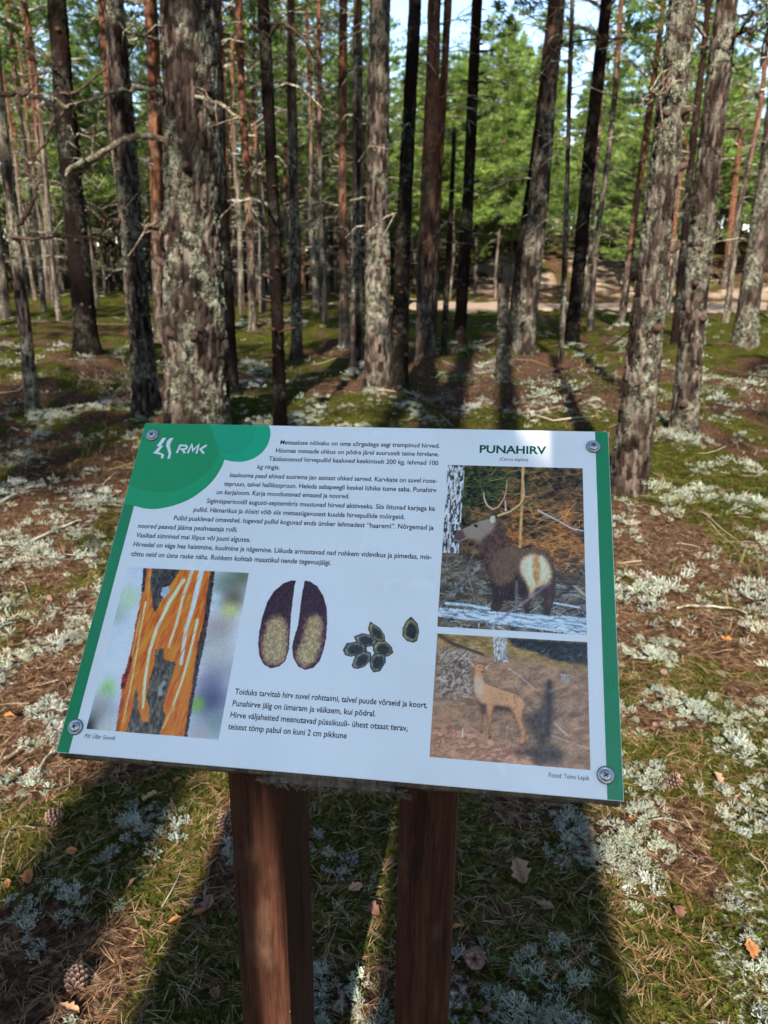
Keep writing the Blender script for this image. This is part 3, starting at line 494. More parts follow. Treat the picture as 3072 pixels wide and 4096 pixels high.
TREE_INFO = {
 'A': ('slim pale-barked pine standing at the left edge of the view', 'light'),
 'B': ('dark brown pine between the slim left-edge pine and the lichened pair', 'dark'),
 'C': ('mid-sized pine close to the left side of the thickest trunk', ''),
 'D': ('pine with pinkish upper bark seen in the gap left of the thickest trunk', 'org'),
 'E': ('thickest pine trunk in view, lichen-covered, standing above the green logo corner', ''),
 'E2': ('dark slender pine half hidden behind the right flank of the thickest trunk', 'dark'),
 'F': ('thin reddish pine directly right of the thickest trunk', 'org'),
 'G': ('thin orange pine between the reddish one and the blackish thin pine', 'org'),
 'H': ('blackish thin pine with stubs reaching down to the top edge of the sign', 'dark'),
 'I': ('slender straight pine to the right of the blackish thin pine', ''),
 'J': ('reddish slender pine left of the grey slender one near the middle', 'org'),
 'J2': ('grey slender pine just left of the central pale trunk', ''),
 'K': ('central pale sunlit pine, the widest trunk in the middle of the view', 'light'),
 'L': ('dark leaning pine sharing its foot with the central pale trunk', 'dark'),
 'M': ('orange-topped pine right of the dark leaning one, dotted with branch scars', 'org'),
 'M2': ('narrow reddish pine tucked behind the orange-topped pine', 'org'),
 'N': ('thin black dead snag with a broken top right of the orange-topped pine', 'dark'),
 'O': ('straight dark pine to the right of the thin broken snag', 'dark'),
 'P2': ('narrow dark pine leaning just left of the lichen-footed pine', 'dark'),
 'P': ('lichen-footed pine leaning right in the middle of the right half', ''),
 'PS': ('short broken-off stump trunk rising beside the pile of dead branches', ''),
 'Q': ('very thin whippy pine covered in grey lichen near the sandy track', ''),
 'R': ('dark pine leaning right in front of the sandy track', 'dark'),
 'S': ('thin distant pine behind the left side of the flaky near trunk', 'org'),
 'T': ('near flaky-barked pine touching the upper right corner of the sign', ''),
 'U': ('tall pine right of the flaky near trunk, dark above and pale lichen below', ''),
 'U2': ('thin black pine immediately left of the tall two-toned pine', 'dark'),
 'V': ('stout pine leaning in at the right edge of the view', ''),
 'X': ('slim bright orange pine beyond the track, right of the flaky trunk', 'org'),
 'Y': ('slim pine beyond the track between the two-toned pine and the right edge', 'org'),
 'Z': ('slim pine beyond the track directly behind the two-toned pine', 'org'),
}
TREE_GROUP = 'pines standing round the clearing'
ROOT = {}
for n, (bx, by, tx, h1, r0, r1) in TREES.items():
    label, style = TREE_INFO[n]
    seed = sum(ord(c) * 7 for c in n) + 11
    bz = float(hgt(bx, by)) - 0.03
    root = empty('pine_tree', (bx, by, bz), label, 'tree', TREE_GROUP)
    ROOT[n] = root
    lean = ((tx - bx) / h1, rng.normal() * 0.008)
    near = {'E': (140, 0.017, 0.017, 0.040), 'T': (110, 0.012, 0.011, 0.028), 'U': (80, 0.013, 0.008, 0.028), 'C': (72, 0.014, 0.008, 0.028), 'K': (64, 0.018, 0.008, 0.034), 'L': (44, 0.024, 0.007, 0.036), 'H': (36, 0.022, 0.006, 0.03), 'A': (40, 0.02, 0.006, 0.03), 'B': (48, 0.03, 0.009, 0.045), 'P': (48, 0.03, 0.009, 0.05)}
    ns, dz, dep, pl = near.get(n, (26, 0.05, 0.005, 0.05))
    H = {'PS': 1.25, 'N': h1}.get(n, rng.uniform(10.6, 12.6) if by > 8 else rng.uniform(12, 14.5))
    zv = min(h1 + 0.4, H)
    org = {'org': (0.8, 3.5), 'dark': (3.0, 9.0), 'light': (4.5, 8.0)}.get(style, (3.0, 6.5))
    lic = {'dark': 0.2, 'org': 0.3, 'light': 0.8}.get(style, 0.8)
    if by > 20: r1 = r1 * 0.95
    cut = {'PS': 1.18, 'N': h1}.get(n)
    me = trunk_mesh('trunk', lean, H, r0, r1, h1, zv, ns, dz, seed, dep, pl, lic, org, 0.45 if n not in 'ET' else 0.2, cut, 0.012, {'dark': 0.35, 'light': 0.95}.get(style, 0.85))  # dark style: dark bark, with the tree's shade also put into the tone
    link('trunk', me, M['bark'], root)
    if not cut:
        f_, l_ = TALL[seed % 3]
        zc = H - 5.2
        for nm, mm in (('crown', f_), ('limbs', l_)):
            c = link(nm, mm, None, root); c['kind'] = 'stuff'; c.location = (lean[0] * zc, lean[1] * zc, zc); c.rotation_euler = (0, 0, seed)
        if n not in ('E', 'T', 'A'):
            c = link('dead_branches', DEAD[seed % 4], None, root); c['kind'] = 'stuff'; c.rotation_euler = (0, 0, seed * 1.3); s = 0.55 if by < 12 else 0.9
            c.scale = (s, s, 0.9); c.location = (lean[0] * 4, 0, 0.6)

rng = np.random.default_rng(61)
# traced dead limbs of single trees
for tree, pts, w0, w1 in BRANCHES:
    root = ROOT[tree]
    P = smooth_path(np.array(pts) - np.array(root.location), max(8, len(pts) * 3))
    P = P + rng.normal(size=P.shape) * w0 * 0.22
    mb = MB(); rr = 0.72 * np.linspace(w0, w1 * 0.8, len(P)) * rng.uniform(0.72, 1.22, len(P)); rr[-1] *= 0.35
    V, F = tube(P, rr, 8); mb.add(V, F)
    for s in range(9):
        i = rng.integers(len(P) // 4, len(P)); d = rand_dir() * rng.uniform(0.04, 0.26) * (0.5 if s > 4 else 1)
        e1 = P[i] + d * 0.5 + rng.normal(size=3) * 0.012; V, F = tube([P[i], e1, P[i] + d + rng.normal(size=3) * 0.03], [min(w0 * 0.4, 0.009), 0.005, 0.002], 4); mb.add(V, F)
        V, F = tube([e1, e1 + rand_dir() * rng.uniform(0.03, 0.10)], [0.004, 0.0015], 3); mb.add(V, F)
    link('branch', mb.mesh('branch', True), M['palewood'] if tree in 'ET' else M['darkwood'], root)

# broken branch stubs and knot scars on the nearer trunks
for n, cnt, zmax in (('E', 7, 3.1), ('T', 6, 2.7), ('M', 9, 5.0), ('K', 8, 4.0), ('U', 8, 3.2), ('L', 8, 3.8), ('P', 6, 5.0), ('H', 14, 3.2), ('C', 6, 3.2), ('O', 9, 5.5), ('R', 7, 5.8), ('B', 6, 4.6)):
    bx, by, tx, h1, r0, r1 = TREES[n]; root = ROOT[n]
    for q in range(cnt):
        z = rng.uniform(0.35, zmax); a = rng.uniform(math.pi * 1.0, math.pi * 2.0); r = r0 - (r0 - r1) / h1 * min(z, h1)
        d = np.array([math.cos(a), math.sin(a), rng.uniform(-0.1, 0.5)]); c = np.array([(tx - bx) / h1 * z, 0, z]) + d * r * 0.86
        L = r * 0.2 + rng.uniform(0.02, 0.05) * (3 if n in 'HO' else 1); w = min(0.03, r * rng.uniform(0.14, 0.26)); mb = MB()
        V, F = tube([c, c + d * L * 0.6, c + d * L + rng.normal(size=3) * 0.006, c + d * L * 0.93], [w * 1.25, w, w * 0.8, 0.001], 7); mb.add(V, F)
        link('branch_stub', mb.mesh('branch_stub', True), M['darkwood'], root)

rng = np.random.default_rng(62)
# instanced stands: shared meshes, one thing each
def stand_tree(x, y, h, r, crown, label, group, dead=True, zc=None, tilt=0.0, stem=False):
    root = empty('pine_tree', (x, y, float(hgt(x, y)) - 0.05), label, 'tree', group, rng.uniform(0, 6.28))
    if stem: root.rotation_euler = (0, tilt, 0)
    t = link('trunk', STRAIGHT if stem else FAR[rng.integers(5)], None, root); t.scale = (r / 0.12, r / 0.12, h / 13.0)
    f_, l_ = crown[rng.integers(len(crown))]
    ch = 5.5 if crown is TALL else 10.0
    z = (h - ch * 0.95) if zc is None else zc
    s = (h + 0.4 - z) / ch
    k = rng.uniform(0.85, 1.2)
    for nm, mm in (('crown', f_), ('limbs', l_)):
        c = link(nm, mm, None, root); c['kind'] = 'stuff'; c.location = (0, 0, z); c.scale = (k, k, s); c.rotation_euler = (0, 0, rng.uniform(0, 6.28))
    if dead:
        c = link('dead_branches', DEAD[rng.integers(4)], None, root); c['kind'] = 'stuff'; c.scale = (0.9, 0.9, min(1.0, (z + 1) / 8.0)); c.rotation_euler = (0, 0, rng.uniform(0, 6.28))

def scatter(n, x0, x1, y0, y1, dmin, keep, taken):
    out = []
    for _ in range(n * 40):
        if len(out) >= n: break
        x = rng.uniform(x0, x1); y = rng.uniform(y0, y1)
        if not keep(x, y): continue
        if any((x - a) ** 2 + (y - b) ** 2 < dmin * dmin for a, b in taken): continue
        taken.append((x, y)); out.append((x, y))
    return out

SHORT = {'A': 'slim left-edge pine', 'B': 'dark brown left pine', 'C': 'mid-sized left pine', 'E': 'thickest trunk', 'H': 'blackish thin pine', 'I': 'slender straight pine', 'K': 'central pale pine', 'M': 'orange-topped pine', 'O': 'straight dark pine', 'P': 'lichen-footed pine', 'R': 'dark track pine', 'T': 'flaky near trunk', 'U': 'two-toned pine', 'V': 'right-edge pine'}
MARKS = sorted(((TREES[n][0] / TREES[n][1], s) for n, s in SHORT.items()))
RANK = ['nearest', 'second nearest', 'third nearest', 'fourth nearest']
GAPS = {}
def gap_label(x, y, noun, shared):
    """tells a stand tree by the gap between named trees it shows in and its rank by distance there"""
    q = x / y; lo = [s for v, s in MARKS if v <= q]; hi = [s for v, s in MARKS if v > q]
    where = 'between ' + lo[-1] + ' and ' + hi[0] if lo and hi else ('left of ' + hi[0] if hi else 'right of ' + lo[-1])
    k = (noun, where); GAPS[k] = GAPS.get(k, 0) + 1
    return (RANK[GAPS[k] - 1] + ' ' + noun + ' seen ' + where) if GAPS[k] <= 4 else shared
# gaps in the canopy: no crown stands between the sun and these sunlit spots
LIT = [((-0.70 + Y * 0.139) / 0.99, Y, 0.0) for Y in (1.0, 1.5, 2.0)] + [(0.95, 2.4, 0), (1.57, 4.5, 1.2), (1.57, 4.5, 2.2), (-0.1, 9.3, 2.0), (-0.1, 9.3, 3.4)]
def canopy_gap(x, y):
    for px, py, pz in LIT:
        for z in np.arange(5.5, 15.6, 0.7):
            q = (z - pz) / math.tan(SUN_EL)
            if (px - math.sin(SUN_AZ) * q - x) ** 2 + (py - math.cos(SUN_AZ) * q - y) ** 2 < (2.0 if px == 1.57 else 1.3) ** 2: return False
    return True
taken = [(v[0], v[1]) for v in TREES.values()]
inview = lambda x, y, m=0.58: y > 0 and abs(x) < m * y + 1.0
# dense stand on the left, beyond the named trees
for x, y in sorted(scatter(130, -44, 6, 17, 66, 1.1, lambda x, y: inview(x, y) and float(road_w(x, y)) < 0.05 and (x < 0.5 - 0.02 * y or y > 52), taken), key=lambda t: math.hypot(*t)):
    stand_tree(x, y, rng.uniform(11, 15.5), rng.uniform(0.075, 0.14), TALL, gap_label(x, y, 'reddish stand pine', 'slender reddish pine in the dense stand filling the left background'), 'pines of the dense stand at the left')
# bright young pines on the rise beyond the track
for x, y in sorted(scatter(78, -8, 46, 46, 76, 1.8, lambda x, y: inview(x, y) and x > -4 + 0.02 * y, taken), key=lambda t: math.hypot(*t)):
    h = rng.uniform(8.5, 15.5)
    stand_tree(x, y, h, rng.uniform(0.08, 0.13), YOUNG, gap_label(x, y, 'bushy green pine', 'bushy sunlit green pine on the rise beyond the sandy track'), 'green pines on the rise', True, rng.uniform(1.4, 3.8))
for x, y in scatter(40, -30, 8, 36, 72, 1.9, lambda x, y: inview(x, y) and float(road_w(x, y)) < 0.05, taken):
    stand_tree(x, y, rng.uniform(11, 15), rng.uniform(0.08, 0.12), YOUNG, 'green-crowned pine deep in the background left of the rise', 'green pines behind the stand', True, rng.uniform(2.6, 5.0))
# a few thin pines by the track on the right
ORD = ['leftmost', 'second from left', 'third from left', 'fourth from left', 'middle one', 'fourth from right', 'third from right', 'second from right', 'rightmost']
for q, (x, y) in enumerate(sorted(scatter(9, 5, 26, 20, 31, 2.2, lambda x, y: inview(x, y) and x > 0.25 * y, taken), key=lambda t: t[0] / t[1])):
    stand_tree(x, y, rng.uniform(11, 14), rng.uniform(0.07, 0.11), TALL, ORD[q] + ' of the thin pines on the near side of the sandy track', 'thin pines by the track')
# the wood goes on beside and behind the viewpoint and shades the clearing
rng = np.random.default_rng(44)
STRAIGHT = trunk_mesh('trunk', (0, 0), 13.0, 0.12, 0.105, 6.0, 7.0, 20, 0.2, 399, depth=0.004, plate=0.08, lich=0.7, orange=(2.5, 6.5), flare=0.2, wob=0.0)
STRAIGHT.materials.append(M['bark'])
SHADOW_TRUNKS = [(-0.664, -1.6, 0.208, 0.0), (0.025, -2.2, 0.185, -0.135), (-0.22, -3.0, 0.15, 0.0), (-1.78, -6.0, 0.17, 0.0)]  # unseen trunks added for shadow bands; all but last stand in for the viewer
for x, y, r, tl in SHADOW_TRUNKS:
    taken.append((x, y)); stand_tree(x, y, rng.uniform(16, 17.5), r, TALL, 'unseen pine added behind the viewpoint to cast shadow bands', 'unseen pines added for their shadows', False, 12.4, tl, True)
for x, y in scatter(46, -16, 13, -30, -3.0, 1.3, canopy_gap, taken):
    stand_tree(x, y, rng.uniform(12, 16), rng.uniform(0.10, 0.17), TALL, 'pine of the wood behind the viewpoint', 'pines of the wood around the viewpoint', False)
for x, y in scatter(18, -22, 22, -4, 30, 2.2, lambda x, y: abs(x) > 0.62 * max(y, 0) + 2.5 and canopy_gap(x, y), taken):
    stand_tree(x, y, rng.uniform(12, 16), rng.uniform(0.10, 0.16), TALL, 'pine of the wood beside the viewpoint', 'pines of the wood around the viewpoint', False)

rng = np.random.default_rng(63)
# the far wood that reads as one mass: thin stems and foliage beyond the single pines
def distant_wood():
    n = 1250
    a = np.radians(rng.uniform(-50, 50, n)); r = rng.uniform(56, 135, n); x = r * np.sin(a); y = r * np.cos(a)
    k = (x < -0.06 * y) | (r > 84); x, y, r = x[k], y[k], r[k]; n = len(x)
    V = []; F = []; C = []; b = 0
    for i in range(n):
        z = float(hgt(x[i], y[i])); H = rng.uniform(9, 14); rr = rng.uniform(0.08, 0.16)
        v, f = tube([(x[i], y[i], z - 0.2), (x[i] + rng.normal() * 0.15, y[i], z + H * 0.5), (x[i] + rng.normal() * 0.3, y[i], z + H)], [rr, rr * 0.8, rr * 0.3], 5)
        f = np.array(f); f = np.vstack([f[:, [0, 1, 2]], f[:, [0, 2, 3]]])
        V.append(v); F.append(f + b); b += len(v)
        t = rng.uniform(0.5, 1.1); low = np.array([0.10, 0.062, 0.047]) * t; up = np.array([0.26, 0.12, 0.066]) * t
        C.append(np.concatenate([np.tile(low, (5, 1)), np.tile(up, (10, 1))]))
        m = 34; zz = z + H * (0.28 + 0.75 * rng.uniform(0, 1, m) ** 0.8); f_ = (zz - z) / H; R = 1.9 * np.clip(1.35 - f_, 0.2, 1) * rng.uniform(0.2, 1, m); an = rng.uniform(0, 6.28, m)
        P = np.stack([x[i] + R * np.cos(an), y[i] + R * np.sin(an), zz], -1); D = np.stack([np.cos(an), np.sin(an), 0.5 + 0 * an], -1)
        v, f = tuft_tris(P, D, 0.55, 0.10, 3); V.append(v); F.append(f + b); b += len(v)
        C.append(np.tile(np.array([0.075, 0.115, 0.03]) * rng.uniform(0.6, 1.3), (len(v), 1)))
    # low spruce and juniper scrub at the feet of the far stems
    m = 9000; a = np.radians(rng.uniform(-50, 50, m)); r = rng.uniform(56, 120, m); x = r * np.sin(a); y = r * np.cos(a); k = (x < 2) | (r > 84); x, y = x[k], y[k]
    P = np.stack([x, y, hgt(x, y) + rng.uniform(0, 1, len(x)) ** 1.5 * 5.5], -1); D = np.tile([[0, -0.3, 0.9]], (len(x), 1))
    v, f = tuft_tris(P, D, 0.75, 0.13, 4); V.append(v); F.append(f + b)
    C.append(np.repeat(np.array([(0.035, 0.048, 0.016), (0.045, 0.034, 0.022), (0.06, 0.042, 0.03)])[rng.integers(3, size=len(x))], 12, 0))
    o = link('distant_wood', mk_mesh('distant_wood', np.concatenate(V), np.concatenate(F), {'col': np.concatenate(C)}), M['needle'])
    tag(o, 'far pine wood closing the view behind the single trees', 'wood', None, 'stuff')
distant_wood()
rng = np.random.default_rng(70)
# ------------------------------------------------------------------ ground cover
def bake(protos, pts, scale, col, tilt=0.25, zs=None):
    """copies small prototype meshes (V, F, shade) to points and joins them: V, F, C"""
    N = len(pts); which = rng.integers(len(protos), size=N)
    VV = []; FF = []; CC = []; base = 0
    for k, (PV, PF, PS) in enumerate(protos):
        idx = np.where(which == k)[0]; n = len(idx)
        if n == 0: continue
        a = rng.uniform(0, 2 * math.pi, n); tx = rng.normal(size=n) * tilt; ty = rng.normal(size=n) * tilt
        ca, sa = np.cos(a), np.sin(a)
        Rz = np.zeros((n, 3, 3)); Rz[:, 0, 0] = ca; Rz[:, 0, 1] = -sa; Rz[:, 1, 0] = sa; Rz[:, 1, 1] = ca; Rz[:, 2, 2] = 1
        Sh = np.zeros((n, 3, 3)); Sh[:, 0, 0] = 1; Sh[:, 1, 1] = 1; Sh[:, 2, 2] = 1 if zs is None else zs[idx]; Sh[:, 0, 2] = tx; Sh[:, 1, 2] = ty
        Mx = np.einsum('nij,njk->nik', Sh, Rz) * scale[idx][:, None, None]
        V = np.einsum('nij,mj->nmi', Mx, PV) + pts[idx][:, None, :]
        m = len(PV)
        F = PF[None, :, :] + (np.arange(n) * m)[:, None, None] + base
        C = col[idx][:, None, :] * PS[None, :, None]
        VV.append(V.reshape(-1, 3)); FF.append(F.reshape(-1, 3)); CC.append(C.reshape(-1, 3)); base += n * m
    return np.concatenate(VV), np.concatenate(FF), np.concatenate(CC)

def lichen_proto(nstem, fork):
    V = []; F = []; S = []
    def blade(a, b, w0, w1, s0, s1):
        d = b - a; sd_ = np.cross(d, rng.normal(size=3)); sd_ /= np.linalg.norm(sd_) + 1e-9
        i = len(V); V.extend([a - sd_ * w0, a + sd_ * w0, b + sd_ * w1, b - sd_ * w1]); F.extend([(i, i + 1, i + 2), (i, i + 2, i + 3)]); S.extend([s0, s0, s1, s1])
    for q in range(nstem):
        d = rng.normal(size=3); d[2] = abs(d[2]) * 0.8 + 0.25; d /= np.linalg.norm(d)
        a = d * np.array([0.25, 0.25, 0.1]) + rng.normal(size=3) * 0.08; a[2] = abs(a[2]) * 0.4
        L = rng.uniform(0.55, 0.95); b = a + d * L * np.array([0.75, 0.75, 0.8])
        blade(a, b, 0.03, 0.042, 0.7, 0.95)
        for k in range(fork):
            e = d * 0.6 + rng.normal(size=3) * 0.62; e[2] += 0.25; e /= np.linalg.norm(e)
            c = b + e * rng.uniform(0.14, 0.30); blade(b - e * 0.04, c, 0.042, 0.018, 0.95, 1.08)
            if fork > 2:
                for _ in range(2):
                    g = e * 0.6 + rng.normal(size=3) * 0.6; g /= np.linalg.norm(g)
                    blade(c - g * 0.03, c + g * rng.uniform(0.07, 0.15), 0.03, 0.012, 1.0, 1.12)
    return np.array(V), np.array(F), np.array(S)

def moss_proto(nleaf):
    V = []; F = []; S = []
    h = 1.0
    for q in range(nleaf):
        f = (q + 0.5) / nleaf; a = q * 2.4; z = h * (0.15 + 0.75 * f)
        d = np.array([math.cos(a), math.sin(a), rng.uniform(0.15, 0.7)]); d /= np.linalg.norm(d)
        p = np.array([0, 0, z * 0.9]); L = 0.55 * (1.15 - 0.6 * f); sd_ = np.cross(d, (0, 0, 1)); sd_ /= np.linalg.norm(sd_) + 1e-9
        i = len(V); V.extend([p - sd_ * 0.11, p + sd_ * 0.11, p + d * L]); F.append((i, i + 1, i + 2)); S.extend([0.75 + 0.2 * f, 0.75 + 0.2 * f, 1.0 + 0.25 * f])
    return np.array(V), np.array(F), np.array(S)

def needle_proto():
    V = []; F = []; S = []
    for s in (-1, 1):
        bend = rng.normal() * 0.12; sp = rng.uniform(0.03, 0.2) * s; up = rng.uniform(0.0, 0.16)
        P = [np.array([t, sp * t + bend * t * t, 0.02 + up * t * (1.3 - t)]) for t in (0, 0.5, 1.0)]
        for k in range(2):
            w = np.array([0, 0.0095, 0]); w2 = np.array([0, 0.0095 if k == 0 else 0.003, 0])
            i = len(V); V.extend([P[k] - w, P[k] + w, P[k + 1] + w2 + (0, 0, 0.004), P[k + 1] - w2 + (0, 0, 0.004)])
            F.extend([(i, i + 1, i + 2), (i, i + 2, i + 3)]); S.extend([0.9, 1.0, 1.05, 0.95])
    return np.array(V), np.array(F), np.array(S)

def fan(n, r0, r1, amax=43.0, p=2.0):
    """random ground points, even per area inside the fan in front of the viewpoint"""
    r = (r0 ** p + (r1 ** p - r0 ** p) * rng.uniform(0, 1, n)) ** (1 / p); a = np.radians(rng.uniform(-amax, amax, n))
    return r * np.sin(a), r * np.cos(a), r

def cover(name, protos, x, y, size, col, mat, label, cat, lift=0.0, tilt=0.25, zs=None):
    P = np.stack([x, y, hgt(x, y) + lift], -1)
    V, F, C = bake(protos, P, size, col, tilt, zs)
    return V, F, C

def jitter(n, base, v=0.25, hue=0.12):
    return np.asarray(base)[None, :] * rng.uniform(1 - v, 1 + v, (n, 1)) * rng.uniform(1 - hue, 1 + hue, (n, 3))

def free(x, y):   # not inside a trunk
    ok = np.ones(len(x), bool)
    for bx, by, tx, h1, r0, r1 in TREES.values(): ok &= np.hypot(x - bx, y - by) > r0 * 1.05
    return ok

def join_stuff(name, parts, mat, label, cat):
    V = []; F = []; C = []; b = 0
    for v, f, c in parts:
        V.append(v); F.append(f + b); C.append(c); b += len(v)
    o = link(name, mk_mesh(name, np.concatenate(V), np.concatenate(F), {'col': np.concatenate(C)}), mat)
    tag(o, label, cat, None, 'stuff'); return o

LP1 = [lichen_proto(15, 3) for _ in range(6)]; LP2 = [lichen_proto(10, 2) for _ in range(5)]; LP3 = [lichen_proto(9, 1) for _ in range(4)]
LB = (0.30, 0.325, 0.27)
def cushions(protos, n, r0, r1, thr, rmin, rmax, size, dens, squash):
    """lichen grows in separate cushions: pick centres where the patch mask allows, fill each with tufts over a low dome"""
    cx, cy, cr_ = fan(n, r0, r1); w = w_lichen(cx, cy); k = (w > thr + 0.3 * rng.uniform(-1, 1, n)) & (road_w(cx, cy) < 0.1); cx, cy, w = cx[k], cy[k], w[k]
    X = []; Y = []; Z = []; S = []; C = []
    for x, y in zip(cx, cy):
        R = rng.uniform(0, 1) ** 2.2 * (rmax - rmin) + rmin; asp = rng.uniform(0.55, 1.0); an = rng.uniform(0, 3.14); m = max(2, int(dens * R * R * asp))
        q = np.sqrt(rng.uniform(0, 1, m)) * R * (1 + 0.25 * np.sin(rng.uniform(0, 6.28, m) * 3)); t = rng.uniform(0, 6.28, m); a, b = q * np.cos(t), q * np.sin(t) * asp
        X.append(x + a * math.cos(an) - b * math.sin(an)); Y.append(y + a * math.sin(an) + b * math.cos(an)); Z.append(squash * R * np.clip(1 - (q / R) ** 2, 0, 1)); S.append(size * rng.uniform(0.65, 1.25, m) * (1.1 - 0.35 * q / R))
        C.append(jitter(m, np.array(LB) * rng.uniform(0.75, 1.15) * np.array([rng.uniform(0.94, 1.08), 1, rng.uniform(0.9, 1.08)]), 0.18, 0.04))
    X = np.concatenate(X); Y = np.concatenate(Y); Z = np.concatenate(Z); S = np.concatenate(S); C = np.concatenate(C); k = free(X, Y); X, Y, Z, S, C = X[k], Y[k], Z[k], S[k], C[k]
    P = np.stack([X, Y, hgt(X, Y) + Z - 0.003], -1)
    return bake(protos, P, S, C, 0.3, rng.uniform(0.8, 1.4, len(X)))
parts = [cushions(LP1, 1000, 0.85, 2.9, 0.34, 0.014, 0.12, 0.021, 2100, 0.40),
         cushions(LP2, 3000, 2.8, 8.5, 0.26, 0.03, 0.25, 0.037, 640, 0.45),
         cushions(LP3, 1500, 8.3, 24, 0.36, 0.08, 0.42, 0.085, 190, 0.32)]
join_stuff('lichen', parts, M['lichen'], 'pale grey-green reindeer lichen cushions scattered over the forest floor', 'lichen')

MP1 = [moss_proto(9) for _ in range(5)]; MP2 = [moss_proto(4) for _ in range(4)]
parts = []
def moss_pts(n, r0, r1, thr):
    x, y, r = fan(n, r0, r1); w = w_moss(x, y); k = (w > thr + 0.3 * rng.uniform(-1, 1, n)) & free(x, y) & (road_w(x, y) < 0.1)
    return x[k], y[k], r[k], w[k]
MBc = (0.066, 0.072, 0.014)
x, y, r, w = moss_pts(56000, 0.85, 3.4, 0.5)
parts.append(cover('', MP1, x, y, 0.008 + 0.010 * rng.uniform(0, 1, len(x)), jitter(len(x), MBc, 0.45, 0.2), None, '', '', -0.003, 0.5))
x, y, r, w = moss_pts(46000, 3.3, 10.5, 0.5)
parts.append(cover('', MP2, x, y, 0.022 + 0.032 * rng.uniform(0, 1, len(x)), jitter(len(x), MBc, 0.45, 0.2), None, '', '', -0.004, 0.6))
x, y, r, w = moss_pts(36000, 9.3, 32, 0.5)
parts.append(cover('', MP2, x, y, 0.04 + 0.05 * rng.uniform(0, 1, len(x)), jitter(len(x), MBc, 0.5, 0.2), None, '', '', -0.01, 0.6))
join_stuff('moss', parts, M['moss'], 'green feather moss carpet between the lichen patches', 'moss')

NP = [needle_proto() for _ in range(10)]
x, y, r = fan(30000, 0.85, 4.6, p=1.5); k = (w_lichen(x, y) < 0.75) | (rng.uniform(0, 1, len(x)) < 0.25); x, y, r = x[k], y[k], r[k]
pal = np.array([(0.25, 0.135, 0.065), (0.17, 0.085, 0.045), (0.30, 0.19, 0.11), (0.11, 0.06, 0.036), (0.33, 0.24, 0.145)])
nc = pal[rng.integers(len(pal), size=len(x))] * rng.uniform(0.7, 1.25, (len(x), 1))
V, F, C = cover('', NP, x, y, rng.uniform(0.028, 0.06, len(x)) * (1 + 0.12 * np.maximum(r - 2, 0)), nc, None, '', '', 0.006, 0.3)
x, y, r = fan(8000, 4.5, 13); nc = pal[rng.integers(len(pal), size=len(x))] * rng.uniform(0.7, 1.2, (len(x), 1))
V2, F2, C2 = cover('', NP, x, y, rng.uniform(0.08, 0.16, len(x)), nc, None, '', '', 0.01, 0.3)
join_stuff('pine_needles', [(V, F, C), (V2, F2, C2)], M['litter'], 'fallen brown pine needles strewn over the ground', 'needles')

rng = np.random.default_rng(71)
# dry grass and dwarf shrub sprigs in the middle distance
def grass_proto(n):
    V = []; F = []; S = []
    for q in range(n):
        a = rng.uniform(0, 6.28); d = np.array([math.cos(a), math.sin(a), 0]); l = rng.uniform(0.5, 1.0); sp = rng.uniform(0.15, 0.7); s = np.array([-d[1], d[0], 0]) * 0.018
        p0 = d * 0.05; p1 = d * sp * 0.4 * l + np.array([0, 0, 0.6 * l]); p2 = d * sp * l + np.array([0, 0, 0.85 * l]); i = len(V)
        V.extend([p0 - s, p0 + s, p1 + s, p1 - s, p2]); F.extend([(i, i + 1, i + 2), (i, i + 2, i + 3), (i + 3, i + 2, i + 4)]); S.extend([0.8, 0.8, 1, 1, 1.15])
    return np.array(V), np.array(F), np.array(S)
GP = [grass_proto(9) for _ in range(5)]
x, y, r = fan(2600, 3.0, 15); k = (fbm(x * 0.9 + 9, y * 0.9, 45, 3) > 0.5) & free(x, y); x, y, r = x[k], y[k], r[k]
gc = np.array([(0.10, 0.085, 0.035), (0.17, 0.125, 0.07), (0.06, 0.06, 0.02), (0.13, 0.085, 0.05)])[rng.integers(4, size=len(x))] * rng.uniform(0.7, 1.2, (len(x), 1))
V, F, C = cover('', GP, x, y, rng.uniform(0.05, 0.15, len(x)), gc, None, '', '', -0.01, 0.3)
join_stuff('dry_grass', [(V, F, C)], M['litter'], 'sparse dry grass and dwarf shrub sprigs between the trunks', 'grass')
# small sticks nobody could count
parts = []
TPc = np.array([(0.10, 0.065, 0.045), (0.17, 0.125, 0.09), (0.06, 0.036, 0.025), (0.24, 0.21, 0.165)])
def sticks(n, r0, r1, l0, l1, w):
    x, y, r = fan(n, r0, r1)
    for i in range(n):
        a = rng.uniform(0, 6.28); L = rng.uniform(l0, l1); d = np.array([math.cos(a), math.sin(a), 0]); e = np.array([-d[1], d[0], 0]) * rng.normal() * 0.12
        P = [np.array([x[i], y[i], 0]) + d * L * (t - 0.5) + e * L * math.sin(t * 3) for t in (0, 0.33, 0.66, 1)]
        for p in P: p[2] = float(hgt(p[0], p[1])) + w * 0.8 + rng.uniform(0, 0.012 + 0.05 * (r[i] > 5))
        V, F = tube(P, [w, w * 0.9, w * 0.7, w * 0.4], 3); F = np.array(F); F = np.vstack([F[:, [0, 1, 2]], F[:, [0, 2, 3]]])
        parts.append((V, F, np.tile(TPc[rng.integers(4)] * rng.uniform(0.7, 1.2), (len(V), 1))))
sticks(130, 0.9, 3.0, 0.05, 0.16, 0.0016); sticks(260, 3.0, 8, 0.08, 0.4, 0.003); sticks(150, 7.5, 16, 0.2, 0.8, 0.007); sticks(160, 42, 56, 0.8, 2.5, 0.03)
join_stuff('twig_litter', parts, M['litter'], 'small broken twigs scattered over the forest floor', 'twigs')

